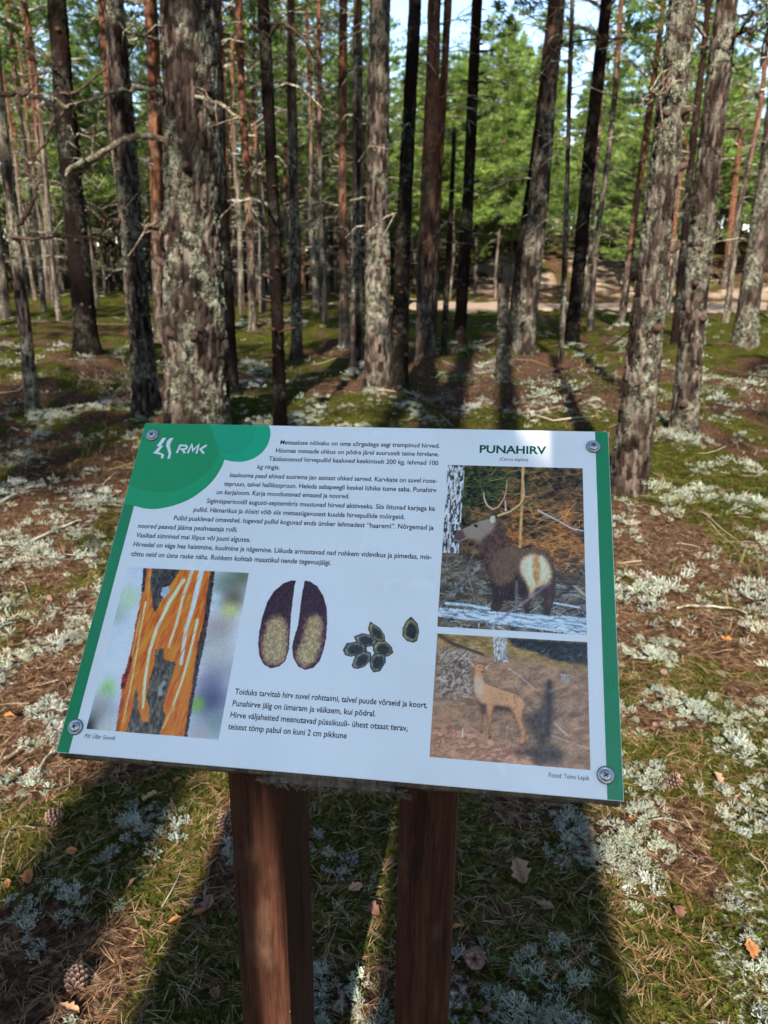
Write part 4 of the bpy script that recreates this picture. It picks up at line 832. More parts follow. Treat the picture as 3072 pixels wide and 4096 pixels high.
# brush pile: heap of dead grey branches right of the middle
mb = MB()
broot = empty('brush_pile', (1.8, 8.9, float(hgt(1.8, 8.9))), 'heap of dead grey branches on the ground by the broken stump trunk', 'brush')
for q in range(48):
    c = np.array([rng.normal() * 0.7, rng.normal() * 0.6, abs(rng.normal()) * 0.07]); a = rng.uniform(0, 6.28); L = rng.uniform(0.4, 1.2)
    d = np.array([math.cos(a), math.sin(a) * 0.7, rng.normal() * 0.22]); P = [c + d * L * (t - 0.5) + np.array([0, 0, 0.12 * L * math.sin(t * 3.1)]) + rng.normal(size=3) * 0.03 for t in (0, 0.25, 0.5, 0.75, 1)]
    V, F = tube(P, np.array([1, 0.9, 0.7, 0.5, 0.25]) * rng.uniform(0.004, 0.009), 4); mb.add(V, F)
    for s in range(3):
        p = P[rng.integers(1, 5)]; e = p + rng.normal(size=3) * 0.14; V, F = tube([p, e], [0.004, 0.0015], 3); mb.add(V, F)
o = link('branches', mb.mesh('brush_branches'), M['darkwood'], broot); o['kind'] = 'stuff'
# lichened twiggy bush on the left
mb = MB(); bx, by = -3.15, 8.6
broot = empty('dead_twig', (bx, by, float(hgt(bx, by))), 'upright grey lichen-covered dead twig left of the paired trunks', 'twig')
def twiggy(p, d, L, r, lev):
    e = p + d * L; V, F = tube([p, (p + e) / 2 + rng.normal(size=3) * 0.04 * L, e], [r, r * 0.8, r * 0.5], 4); mb.add(V, F)
    if lev:
        for _ in range(4):
            nd = d * 0.5 + rng.normal(size=3) * 0.6; nd /= np.linalg.norm(nd); twiggy(p + d * L * rng.uniform(0.35, 1), nd, L * 0.62, r * 0.6, lev - 1)
for _ in range(3):
    d = np.array([rng.normal() * 0.5, rng.normal() * 0.3, 0.8]); twiggy(np.array([rng.normal() * 0.1, 0, 0.0]), d / np.linalg.norm(d), 0.32, 0.011, 3)
link('stem', mb.mesh('twig_bush'), M['palewood'], broot)
# fallen pole lying across the left middle distance
P = smooth_path([(-7.2, 15.2, 0.42), (-5.2, 15.3, 0.36), (-3.6, 15.4, 0.33), (-2.2, 15.3, 0.2)], 14)
P[:, 2] += np.array([float(hgt(p[0], p[1])) for p in P]) * 0.6
mb = MB(); V, F = tube(P, np.linspace(0.026, 0.016, len(P)), 7); mb.add(V, F)
tag(link('fallen_pole', mb.mesh('fallen_pole', True), M['darkwood']), 'thin dead pole lying across the moss behind the left trunks', 'log')
P = smooth_path([(-3.0, 10.2, 0.06), (-1.9, 10.0, 0.10), (-0.9, 9.9, 0.05)], 12); P[:, 2] += np.array([float(hgt(p[0], p[1])) for p in P])
mb = MB(); V, F = tube(P, np.linspace(0.03, 0.02, len(P)), 7); mb.add(V, F)
tag(link('fallen_pole', mb.mesh('fallen_pole', True), M['deadwood']), 'short dead pole on the ground behind the blackish thin pine', 'log')
P = smooth_path([(2.2, 10.6, 0.05), (2.7, 10.2, 0.35), (3.15, 9.7, 0.75)], 12); P[:, 2] += np.array([float(hgt(p[0], p[1])) for p in P])
mb = MB(); V, F = tube(P, np.linspace(0.02, 0.008, len(P)), 6); mb.add(V, F)
tag(link('leaning_stick', mb.mesh('leaning_stick', True), M['darkwood']), 'dark bent stick leaning up from the ground below the lichen-footed pine', 'stick')

# traced fallen twigs near the sign
TW_LABELS = ['curved bare twig rising along the left edge of the view', 'grey forked twig lying level near the left edge', 'stout twig at the far left below the lower edge of the sign', 'stout brown twig pointing to the lower left corner of the sign', 'short brown twig right of the moss cushion under the sign corner', 'long pale twig curving through the moss right of the posts', 'short side shoot forking down from the long pale twig', 'straight grey twig at the right edge level with the long pale twig', 'short dark twig in the lower right moss', 'pale twig running to the bottom among lichen tufts on the right', 'thin arched twig in the shade left of the left post', 'thin twig sloping down to the foot of the left post', 'twig just right of the lower right corner of the sign', 'weathered stick at the left edge level with the logo', 'weathered stick left of the green strip, upper left', 'flat grey stick on needles right of the sign', 'short twig at the left edge in the dark moss', 'thin twig right of the right post at the bottom']
for (pts, w), lab in zip(TWIGS, TW_LABELS):
    P = np.array([(p[0], p[1], 0.0) for p in pts]); P = smooth_path(P, max(6, 3 * len(P)))
    P[:, :2] += rng.normal(size=(len(P), 2)) * 0.002
    P[:, 2] = hgt(P[:, 0], P[:, 1]) + 0.020 + w * 0.4
    P[0, 2] -= 0.012; P[-1, 2] -= 0.012
    c = P[0].copy(); mb = MB(); V, F = tube(P - c, np.linspace(w * 0.5, w * 0.28, len(P)), 6); mb.add(V, F)
    for s in range(2):
        i = rng.integers(1, len(P) - 1); d = rng.normal(size=3) * 0.02; d[2] = abs(d[2]) * 0.4
        V, F = tube([P[i] - c, P[i] - c + d], [w * 0.25, w * 0.1], 4); mb.add(V, F)
    o = link('fallen_twig', mb.mesh('fallen_twig', True), M['palewood'] if w < 0.0055 else M['deadwood']); o.location = c
    tag(o, lab, 'twig', 'twigs lying round the sign')

# dry leaves
def leaf_mesh(seed):
    r = np.random.default_rng(seed); n = 9; V = []; F = []; S = []
    for i in range(n):
        t = i / (n - 1); w = 0.42 * math.sin(math.pi * min(1, t * 0.93 + 0.04)) ** 0.8 * (1 + 0.28 * math.sin(i * 2.6 + seed)); x = t - 0.5
        curl = 0.25 * (t - 0.5) ** 2 + 0.1 * math.sin(t * 5 + seed)
        for s in (-1, -0.5, 0, 0.5, 1):
            V.append((x, s * w * (1 + r.normal() * 0.06), curl + 0.22 * abs(s) ** 1.5 * w * 2 * (1 + 0.5 * math.sin(seed + s)) + r.normal() * 0.012)); S.append((0.8 + 0.25 * abs(s)) * (0.72 if s == 0 else 1))
    for i in range(n - 1):
        for j in range(4): F.append((i * 5 + j, i * 5 + j + 1, (i + 1) * 5 + j + 1, (i + 1) * 5 + j))
    return np.array(V), np.array(F), np.array(S)
LEAFC = [(0.30, 0.13, 0.05), (0.20, 0.11, 0.09), (0.26, 0.15, 0.10), (0.36, 0.17, 0.06), (0.17, 0.085, 0.06), (0.42, 0.24, 0.13)]
LEAVES_M = []
for q in range(8):
    V, F, S = leaf_mesh(q * 3 + 1); LEAVES_M.append(mk_mesh('fallen_leaf', V, F, {'col': np.array(LEAFC[q % 6])[None, :] * S[:, None]}, True))
    LEAVES_M[-1].materials.append(M['leaf'])
LF_LABELS = {0: 'bright orange dry leaf below the lower left corner area of the sign', 1: 'large purple-brown leaf in the shadow left of the left post', 3: 'reddish dry leaf beside the left post', 4: 'tan jagged leaf near the bottom left of the left post', 10: 'big curled orange leaf right of the right post', 11: 'dull brown leaf in the moss at the right', 13: 'purple-grey leaf at the bottom right of the right post', 19: 'pale pinkish leaf on needles right of the sign'}
lx, ly, lr = fan(34, 1.3, 4.0); extra = [(a, b) for a, b in zip(lx, ly)]
for i, (x, y) in enumerate(list(LEAVES) + extra):
    o = link('fallen_leaf', LEAVES_M[(i * 5) % 8], None); s = rng.uniform(0.025, 0.045) * (1.35 if i in (1, 10) else 1)
    o.scale = (s, s * rng.uniform(0.6, 1), s); o.location = (x, y, float(hgt(x, y)) + 0.016); o.rotation_euler = (rng.normal() * 0.35, rng.normal() * 0.35, rng.uniform(0, 6.28))
    tag(o, LF_LABELS.get(i, 'small brown dry leaf lying among needles and moss'), 'leaf', 'dry leaves on the forest floor')

# pine cones
def cone_parts():
    V = []; F = []; C = []
    for i in range(46):
        f = i / 45; a = i * 2.39996; z = 0.05 + 0.9 * f; r = 0.16 + 0.30 * math.sin(math.pi * (0.12 + 0.80 * f)); op = 0.75 - 0.5 * f
        d = np.array([math.cos(a), math.sin(a), 0]); s = np.array([-d[1], d[0], 0]); u = np.array([0, 0, 1.0])
        p0 = d * 0.08 + u * z; p1 = d * (r + 0.10) + u * (z + 0.22 * (1 - op) + 0.02); w = 0.11
        b = len(V)
        V += [p0 - s * w * 0.5, p0 + s * w * 0.5, p1 + s * w, p1 - s * w, p1 + d * 0.05 + u * 0.06, p0 - u * 0.05, p1 - u * 0.07]
        F += [(b, b + 1, b + 2), (b, b + 2, b + 3), (b + 3, b + 2, b + 4), (b + 1, b + 5, b + 6), (b + 1, b + 6, b + 2), (b + 5, b, b + 3), (b + 5, b + 3, b + 6), (b + 6, b + 3, b + 4), (b + 6, b + 4, b + 2)]
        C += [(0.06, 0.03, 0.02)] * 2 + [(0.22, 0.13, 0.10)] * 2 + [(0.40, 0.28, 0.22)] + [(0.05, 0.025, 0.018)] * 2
    return mk_mesh('scales', np.array(V) - (0, 0, 0.5), np.array(F), {'col': np.array(C)})
CM = cone_parts(); CM.materials.append(M['cone'])
mb = MB(); V, F = tube([(0, 0, -0.5), (0, 0, -0.2), (0, 0, 0.3), (0, 0, 0.5)], [0.06, 0.17, 0.14, 0.03], 8); mb.add(V, F); CORE = mb.mesh('core', True); CORE.materials.append(M['darkwood'])
for (x, y), lab, s in zip(CONES, ['open brown pine cone in the bottom left corner', 'pine cone on needles right of the lower right sign corner', 'dark pine cone beside the right post near the bottom', 'pine cone in shadow against the left post', 'pine cone among lichen near the left edge'], (0.041, 0.038, 0.036, 0.036, 0.038)):
    o = empty('pine_cone', (x, y, float(hgt(x, y)) + 0.026), lab, 'cone', 'pine cones on the ground', 0, (s, s, s)); o.rotation_euler = (rng.uniform(0.7, 1.6), 0.3, rng.uniform(0, 6.28))
    c1 = link('scales', CM, None, o); c1['kind'] = 'stuff'; link('core', CORE, None, o)

# tufts of lichen and flakes of bark on the near trunks
def trunk_tufts(n, count, zmax, size):
    bx, by, tx, h1, r0, r1 = TREES[n]; root = ROOT[n]
    z = rng.uniform(0, zmax, count); a = rng.uniform(math.pi * 0.95, math.pi * 2.05, count)
    m = fbm(np.cos(a) * r0 * 5 + 20, z * 3.0 + np.sin(a) * r0 * 5, 77) > 0.47; z = z[m]; a = a[m]
    r = r0 - (r0 - r1) / h1 * np.clip(z, 0, h1)
    P = np.stack([(tx - bx) / h1 * z + r * np.cos(a) * 1.0, r * np.sin(a), z], -1); N = np.stack([np.cos(a), np.sin(a), z * 0], -1)
    VV = []; FF = []; CC = []; b = 0
    for i in range(len(P)):
        PV, PF, PS = LP2[i % 5]; nrm = N[i]; t = np.array([-nrm[1], nrm[0], 0]); Rm = np.stack([t, np.array([0, 0, 1.0]), nrm], 1)
        s = size * rng.uniform(0.5, 1.2)
        VV.append((PV * (1, 1, 0.7)) @ Rm.T * s + P[i]); FF.append(PF + b); b += len(PV); CC.append(np.array([0.36, 0.40, 0.30])[None, :] * PS[:, None] * rng.uniform(0.7, 1.2))
    o = link('lichen', mk_mesh('trunk_lichen', np.concatenate(VV), np.concatenate(FF), {'col': np.concatenate(CC)}), M['lichen'], root); o['kind'] = 'stuff'
trunk_tufts('E', 300, 3.0, 0.030); trunk_tufts('T', 190, 2.6, 0.020); trunk_tufts('U', 140, 1.7, 0.022); trunk_tufts('C', 120, 2.4, 0.024); trunk_tufts('K', 110, 1.8, 0.028)
rng = np.random.default_rng(80)
# ------------------------------------------------------------------ the sign
PO = np.array(PANEL['o']); PX = np.array(PANEL['ax']); PY = np.array(PANEL['ay']); PN = np.array(PANEL['n'])
AX = np.array(AXH); BK = np.array(BACK)
post_c = (np.array(POSTS[0][0]) + np.array(POSTS[1][1])) / 2 + BK * 0.06
SB = np.array([post_c[0], post_c[1], 0.0])
sign = empty('information_sign', SB, 'tilted white and green information board about deer on two brown posts', 'sign')
def pp(u, v, w=0.0): return PO + PX * u / 1000 + PY * v / 1000 + PN * w / 1000 - SB
def flat(name, polys, w, mat, parent):
    mb = MB()
    for p in polys: mb.add([pp(a, b, w) for a, b in p], [tuple(range(len(p)))])
    return link(name, mb.mesh(name), mat, parent)
def ccw(p):
    a = sum(x0 * y1 - x1 * y0 for (x0, y0), (x1, y1) in zip(p, p[1:] + p[:1])); return p if a > 0 else p[::-1]

def print_mat(name, col, rough=0.16):
    t = NT(name, rough, 0.5)
    n = t.noise(t.coord('Object'), 9, 4, 0.6); d = t.voro(t.coord('Object'), 120, 'F1')
    c = t.mix(t.ramp(n, [(0.38, (0, 0, 0)), (0.72, (0.24, 0.24, 0.24))]), col, tuple(v * 0.75 for v in col))
    c = t.mix(t.ramp(d, [(0.03, (0.45,) * 3), (0.05, (0, 0, 0))]), c, (0.12, 0.11, 0.10))
    t.base(c)
    r = t.ramp(t.noise(t.coord('Object', (1, 1, 1)), 14, 5, 0.7), [(0.3, (rough - 0.06,) * 3), (0.7, (rough + 0.14,) * 3)])
    t.l.new(r, t.b.inputs['Roughness'])
    return t.m
M['white'] = print_mat('white_laminate', (0.88, 0.875, 0.86))
M['green'] = print_mat('green_print', (0.008, 0.245, 0.085))
M['green_light'] = print_mat('light_green_print', (0.008, 0.36, 0.13))
M['green_inner'] = print_mat('mid_green_print', (0.006, 0.31, 0.10))
M['green_teal'] = print_mat('teal_green_print', (0.006, 0.42, 0.20))
M['green_teal2'] = print_mat('soft_teal_green_print', (0.006, 0.38, 0.18))
M['ink'] = print_mat('black_ink', (0.012, 0.012, 0.014))
M['greenink'] = print_mat('dark_green_ink', (0.004, 0.10, 0.055))
M['logo'] = print_mat('white_print', (0.82, 0.83, 0.84))
M['picture'] = mat_attr('picture_print', 0.2, 0.5, 0, 0.05, 60)

def wood_mat(name, dark, mid, light, rough=0.65):
    t = NT(name, rough, 0.12); v = t.coord('Object', (1, 1, 0.05)); g = t.noise(v, 110, 5, 0.65, 0.4); g2 = t.noise(v, 420, 3, 0.6); k = t.noise(t.coord('Object', (1, 1, 0.5)), 9, 4, 0.6)
    c = t.ramp(t.math('ADD', t.math('MULTIPLY', g, 0.6), t.math('MULTIPLY', g2, 0.4)), [(0.32, dark), (0.5, mid), (0.68, light)])
    c = t.mix(t.ramp(k, [(0.60, (0, 0, 0)), (0.74, (0.5,) * 3)]), c, (0.15, 0.085, 0.055))
    c = t.mix(t.ramp(t.noise(t.coord('Object', (1, 1, 0.12)), 38, 5, 0.7), [(0.36, (0.8,) * 3), (0.46, (0, 0, 0))]), c, dark)
    sp = t.ramp(t.noise(t.coord('Object'), 330, 2, 0.5), [(0.74, (0, 0, 0)), (0.78, (0.6,) * 3)])
    c = t.mix(sp, c, (0.38, 0.27, 0.18))
    t.base(c); t.bump(t.math('ADD', g, t.math('MULTIPLY', g2, 0.6)), 0.5, 0.004); return t.m
M['post'] = wood_mat('stained_post_wood', (0.014, 0.006, 0.004), (0.042, 0.0155, 0.009), (0.082, 0.033, 0.018))
M['board'] = wood_mat('weathered_board_wood', (0.04, 0.028, 0.02), (0.10, 0.075, 0.052), (0.2, 0.15, 0.11), 0.8)
def metal():
    t = NT('screw_steel', 0.32, 0.5); t.b.inputs['Metallic'].default_value = 1.0
    t.base(t.ramp(t.noise(t.coord('Object'), 300, 3), [(0.3, (0.36, 0.36, 0.36)), (0.7, (0.62, 0.62, 0.61))])); return t.m
M['steel'] = metal()
M['rubber'] = (lambda t: (t.base((0.10, 0.10, 0.105)), t.m)[-1])(NT('washer_rubber', 0.6, 0.4))
M['recess_shade'] = (lambda t: (t.base((0.012, 0.011, 0.010)), t.m)[-1])(NT('screw_recess_shade', 0.8, 0.2))

# white sheet: slab with softly rounded rim and slightly sprung corners
def slab(name, u0, u1, v0, v1, w0, w1, bev, mat, n=24, wav=0.0, seed=0):
    us = np.concatenate([[u0, u0 + bev], np.linspace(u0, u1, n)[1:-1], [u1 - bev, u1]]); vs = np.concatenate([[v0, v0 + bev], np.linspace(v0, v1, n)[1:-1], [v1 - bev, v1]])
    mb = MB(); nu, nv = len(us), len(vs); V = []
    for j, v in enumerate(vs):
        for i, u in enumerate(us):
            e = (i in (0, nu - 1)) or (j in (0, nv - 1)); V.append(pp(u, v, w1 - (bev * 0.7 if e else 0)))
    mb.add(V, [(j * nu + i, j * nu + i + 1, (j + 1) * nu + i + 1, (j + 1) * nu + i) for j in range(nv - 1) for i in range(nu - 1)])
    rim = [(u, v0) for u in us] + [(u1, v) for v in vs[1:]] + [(u, v1) for u in us[::-1][1:]] + [(u0, v) for v in vs[::-1][1:-1]]
    a = [pp(u, v, w1 - bev * 0.7) for u, v in rim]; jig = [rng.normal() * wav for _ in rim]
    cu, cv = (u0 + u1) / 2, (v0 + v1) / 2
    b = [pp(u + (np.sign(u - cu) * q if u in (u0, u1) else 0), v + (np.sign(v - cv) * q if v in (v0, v1) else 0), w0) for (u, v), q in zip(rim, jig)]
    m = len(rim); mb.add(a + b, [(i, m + i, m + (i + 1) % m, (i + 1) % m) for i in range(m)] + [tuple(range(m, 2 * m))])
    return link(name, mb.mesh(name), mat, sign)
sheet = slab('print_sheet', 0, 594, 0, 420, -3.2, 0.0, 0.5, M['white'])
slab('backing_board', 2, 591, -3.5, 417, -19.5, -3.4, 1.5, M['board'], 60, 0.5)

def arc(c, r, a0, a1, n=30): return [(c[0] + r * math.cos(math.radians(a)), c[1] + r * math.sin(math.radians(a))) for a in np.linspace(a0, a1, n)]
G1 = 'green_strip'
flat(G1, [[(0.4, 0.4), (14.7, 0.4), (14.9, 298.5), (0.4, 300.5)]], 0.12, M['green'], sheet)
flat(G1, [[(578.4, 0.4), (593.6, 0.4), (593.6, 419.6), (578.4, 419.6)]], 0.12, M['green'], sheet)
# logo field: big disc and small disc, each with a second tone inside
def disc_clip(c, r, u0, v1, n=72):
    pts = [(max(u0, p[0]), min(v1, p[1])) for p in arc(c, r, 0, 360, n)[:-1]]; out = []
    for p in pts:
        if not out or abs(p[0] - out[-1][0]) + abs(p[1] - out[-1][1]) > 0.05: out.append(p)
    return out
def strip_fill(bound, u0, v1, n=60):
    return bound
big = [(0.4, 419.6), (0.4, 300.5)] + [(15.1, 298.1), (28.6, 295.2), (38, 294.6), (46.1, 295.1), (56, 297.2), (65.5, 300.0), (74.5, 303.8), (82.7, 308.2), (90.6, 313.8), (97.4, 320.5), (103.6, 327.2), (108.8, 334.5), (112.9, 342.0), (116.0, 350.3), (118.4, 359.0), (119.8, 367.6)] + [(128, 365.6), (136.3, 364.9), (143.6, 365.3), (150.2, 367.0), (156.4, 369.7), (161.7, 373.5), (166.1, 378.1), (169.5, 383.4), (172.1, 389.5), (173.5, 396.0), (174.0, 402.5), (173.4, 408.7), (171.9, 414.3), (169.2, 419.6)]
flat('logo_field', [ccw(big)], 0.16, M['green_teal'], sheet)
in1 = [(60, 419.6), (110.7, 377.4), (119, 375.0), (128.0, 375.2), (135.3, 377.1), (141.3, 380.9), (146.5, 386.6), (150.3, 393.7), (153.0, 401.0), (154.2, 408.2), (153.9, 413.5), (152.2, 419.6)]
flat('logo_field_tone', [ccw(in1)], 0.24, M['green_teal2'], sheet)
mid = [(0.4, 400), (0.4, 300.5)] + big[2:18] + [(110.7, 377.4), (60, 400)]
flat('logo_field_tone', [ccw(mid)], 0.20, M['green_light'], sheet)
inn = [(0.4, 419.6), (0.4, 326)] + [(17.3, 322.0), (26, 319.6), (35.8, 318.4), (45.5, 317.8), (55.0, 318.5), (64.3, 321.1), (72.8, 324.8), (81.0, 330.2), (87.8, 336.4), (94.4, 341.8), (99.7, 348.1), (104.3, 355.7), (107.7, 364.0), (109.7, 370.5), (110.7, 377.4)] + [(90, 419.6)]
flat('logo_field_tone', [ccw(inn)], 0.30, M['green_inner'], sheet)
flat('logo_emblem', [ccw([tuple(p) for p in q]) for q in LOGO], 0.42, M['logo'], sheet)

def stroke(pts, w):
    P = [np.array(p, float) for p in pts]; L = []; Rr = []
    for i, p in enumerate(P):
        d0 = P[i] - P[i - 1] if i else P[1] - P[0]; d1 = P[i + 1] - P[i] if i < len(P) - 1 else d0
        d0 = d0 / np.linalg.norm(d0); d1 = d1 / np.linalg.norm(d1); t = d0 + d1; t /= np.linalg.norm(t) + 1e-9; nrm = np.array([-t[1], t[0]]); k = w / 2 / max(0.5, abs(nrm @ np.array([-d0[1], d0[0]])))
        L.append(p + nrm * k); Rr.append(p - nrm * k)
    return [[tuple(Rr[i]), tuple(Rr[i + 1]), tuple(L[i + 1]), tuple(L[i])] for i in range(len(P) - 1)]
b0, t0 = 375.4, 388.2
rmk = stroke([(54.0, b0), (56.2, t0 - 1.3), (63.5, t0 - 1.3), (65.8, t0 - 3.4), (65.0, 381.8), (62.0, 381.2), (57.5, 381.2)], 2.7) + stroke([(60.5, 381.2), (65.0, b0)], 2.9)
rmk += stroke([(68.6, b0), (71.6, t0), (75.0, 379.6), (81.0, t0), (80.6, b0)], 2.7) + stroke([(91.8, t0), (84.6, 381.9), (90.6, b0)], 2.7)
flat('logo_lettering', rmk, 0.42, M['logo'], sheet)

# lettering: one part per printed line, fitted to its measured length
def text_line(txt, a, b, cap, mat, weight=0.0, shear=0.0, name='text_line'):
    cu = bpy.data.curves.new('text', 'FONT'); cu.body = txt; cu.size = 1.0; cu.resolution_u = 3; cu.offset = weight; cu.shear = shear
    tmp = bpy.data.objects.new('text_tmp', cu); me0 = bpy.data.meshes.new_from_object(tmp)
    co = np.zeros(len(me0.vertices) * 3, np.float32); me0.vertices.foreach_get('co', co); co = co.reshape(-1, 3)
    s = cap / 0.729; wn_ = co[:, 0].max() - co[:, 0].min(); kx = (b[0] - a[0]) / wn_
    u = a[0] + (co[:, 0] - co[:, 0].min()) * kx; v = a[1] + (b[1] - a[1]) * (u - a[0]) / (b[0] - a[0]) + co[:, 1] * s
    W = np.array([pp(x, y, 0.10) for x, y in zip(u, v)], np.float32); me0.vertices.foreach_set('co', W.ravel()); me0.update()
    o = link(name, me0, mat, sheet); bpy.data.objects.remove(tmp); bpy.data.curves.remove(cu); return o
for i, (txt, a, b) in enumerate(LINES):
    if txt == 'RMK': continue
    v = (a[1] + b[1]) / 2; a = (a[0], v); b = (b[0], v)
    if txt == 'PUNAHIRV': text_line(txt, a, b, 11.0, M['greenink'], 0.030)
    elif txt.startswith('('): text_line(txt, a, b, 4.6, M['ink'], 0.0, 0.22)
    elif txt.startswith('Pilt'): text_line(txt, a, b, 4.6, M['ink'], 0.004, 0.2)
    elif txt.startswith('Fotod'): text_line(txt, a, b, 4.6, M['ink'], 0.004)
    else: text_line(txt, a, b, 6.5, M['ink'], 0.016)

# ---- printed pictures: drawn here, cell by cell, as flat coloured print
class Pic:
    def __init__(s, u0, v0, u1, v1, res=0.72):
        s.nx = int((u1 - u0) / res); s.ny = int((v1 - v0) / res); s.r = (u0, v0, u1, v1)
        s.U, s.V = np.meshgrid(np.linspace(u0, u1, s.nx + 1), np.linspace(v0, v1, s.ny + 1)); s.c = np.full(s.U.shape + (3,), 255.0); s.a = np.zeros(s.U.shape)
        s.res = res
    def poly(s, P, soft=0.0, rough=0.0, seed=0):
        U = s.U + (rough * 2 * (fbm(s.U * 0.9, s.V * 0.9, seed) - 0.5) if rough else 0); V = s.V + (rough * 2 * (fbm(s.U * 0.9 + 40, s.V * 0.9, seed + 1) - 0.5) if rough else 0)
        m = np.zeros(s.U.shape, bool)
        for (x0, y0), (x1, y1) in zip(P, P[1:] + P[:1]):
            if y0 == y1: continue
            m ^= ((y0 > V) != (y1 > V)) & (U < (x1 - x0) * (V - y0) / (y1 - y0) + x0)
        m = m.astype(float)
        if soft > 0.8: m = s.blur(m, soft * 0.55)
        return m
    def line(s, P, w, soft=0.5, taper=1.0):
        d = np.full(s.U.shape, 1e9)
        n = len(P) - 1
        for i in range(n):
            (x0, y0), (x1, y1) = P[i], P[i + 1]; dx, dy = x1 - x0, y1 - y0
            t = np.clip(((s.U - x0) * dx + (s.V - y0) * dy) / (dx * dx + dy * dy + 1e-9), 0, 1)
            ww = w / 2 * (1 - (1 - taper) * (i + t) / n)
            d = np.minimum(d, np.hypot(s.U - x0 - t * dx, s.V - y0 - t * dy) - ww)
        return np.clip(0.5 - d / (2 * soft), 0, 1)
    def put(s, m, col):
        col = np.asarray(col, float); s.c = s.c * (1 - m[..., None]) + col * m[..., None]; s.a = np.maximum(s.a, m)
    def grad(s, col0, col1, u0, v0, u1, v1, amp=0.0, f=0.5, seed=0):
        t = np.clip(((s.U - u0) * (u1 - u0) + (s.V - v0) * (v1 - v0)) / ((u1 - u0) ** 2 + (v1 - v0) ** 2), 0, 1)[..., None]
        n = 1 + amp * 2 * (fbm(s.U * f, s.V * f, seed, 4) - 0.5)[..., None]
        return (np.asarray(col0, float) * (1 - t) + np.asarray(col1, float) * t) * n
    def tex(s, col, amp, fu, fv, seed, ang=0.0, contrast=1.0):
        ca, sa = math.cos(ang), math.sin(ang); a = (s.U * ca + s.V * sa) * fu; b = (-s.U * sa + s.V * ca) * fv
        n = (fbm(a, b, seed, 4) - 0.5) * 2 * contrast
        return np.asarray(col, float)[None, None, :] * (1 + amp * np.clip(n, -1, 1)[..., None])
    def scratches(s, n, box, cols, w, l, ang, spread, seed, alpha=0.8):
        r = np.random.default_rng(seed)
        for i in range(n):
            x = r.uniform(box[0], box[2]); y = r.uniform(box[1], box[3]); a = math.radians(ang + r.normal() * spread); L = l * r.uniform(0.4, 1.3); bend = r.normal() * 0.15 * L
            P = [(x, y), (x + math.cos(a) * L / 2 - math.sin(a) * bend, y + math.sin(a) * L / 2 + math.cos(a) * bend), (x + math.cos(a) * L, y + math.sin(a) * L)]
            x0, y0, x1, y1 = s.r; i0 = max(0, int((min(p[0] for p in P) - x0 - 2) / s.res)); i1 = min(s.nx + 1, int((max(p[0] for p in P) - x0 + 3) / s.res)); j0 = max(0, int((min(p[1] for p in P) - y0 - 2) / s.res)); j1 = min(s.ny + 1, int((max(p[1] for p in P) - y0 + 3) / s.res))
            if i1 <= i0 or j1 <= j0: continue
            sub = Pic.__new__(Pic); sub.U = s.U[j0:j1, i0:i1]; sub.V = s.V[j0:j1, i0:i1]; sub.res = s.res
            m = sub.line(P, w * r.uniform(0.6, 1.4), 0.45, 0.4) * alpha; c = np.array(cols[r.integers(len(cols))], float) * r.uniform(0.8, 1.15)
            s.c[j0:j1, i0:i1] = s.c[j0:j1, i0:i1] * (1 - m[..., None]) + c * m[..., None]
    def blur(s, m, mm):
        """three box passes, about a gaussian of width mm"""
        r = max(1, int(round(mm / s.res * 0.6)))
        for _ in range(3):
            for ax in (0, 1):
                q = np.pad(m, [(r + 1, r) if k == ax else (0, 0) for k in (0, 1)], mode='edge'); c = np.cumsum(q, axis=ax)
                n = c.shape[ax]; m = (np.take(c, range(2 * r + 1, n), axis=ax) - np.take(c, range(0, n - 2 * r - 1), axis=ax)) / (2 * r + 1)
        return m
    def vol(s, m, dark, light, mm, tilt=0.0, amp=0.12, seed=0, gamma=1.0):
        """rounded look: light in the middle of the shape, dark towards its edge and underside"""
        k = s.blur(m, mm * 1.6)
        gy = np.gradient(k, axis=0); gy = gy / (np.abs(gy).max() + 1e-9)
        t = np.clip((k - 0.35) / 0.65, 0, 1) ** gamma - tilt * gy + amp * 2 * (fbm(s.U * 0.5, s.V * 0.5, seed, 4) - 0.5); t = np.clip(t, 0, 1)[..., None]
        s.put(m, np.asarray(dark, float) * (1 - t) + np.asarray(light, float) * t)
    def fur(s, m, n, cols, w, l, ang, spread, seed, alpha=0.5):
        c0 = s.c.copy(); j, i = np.where(m > 0.5)
        s.scratches(n, (s.U[j, i].min(), s.V[j, i].min(), s.U[j, i].max(), s.V[j, i].max()), cols, w, l, ang, spread, seed, alpha)
        s.c = c0 * (1 - m[..., None]) + s.c * m[..., None]
    def grain(s, amp, seed):
        r = np.random.default_rng(seed); s.c = s.c * (1 + amp * r.normal(size=s.U.shape))[..., None]
    def build(s, name, w, cut=False):
        c = np.clip(s.c, 0, 255); C = np.clip(lin(c.reshape(-1, 3), 1.3), 0, 0.85)
        P = PO[None, :] + PX[None, :] * s.U.reshape(-1, 1) / 1000 + PY[None, :] * s.V.reshape(-1, 1) / 1000 + PN[None, :] * w / 1000 - SB[None, :]
        n = s.nx + 1; i = np.arange(s.ny)[:, None]; j = np.arange(s.nx)[None, :]
        F = np.stack([i * n + j, i * n + j + 1, (i + 1) * n + j + 1, (i + 1) * n + j], -1)
        if cut:
            k = (s.a[:-1, :-1] + s.a[1:, 1:] + s.a[1:, :-1] + s.a[:-1, 1:]) / 4 > 0.4; F = F[k]
        return link(name, mk_mesh(name, P, F.reshape(-1, 4), {'col': C}), M['picture'], sheet)

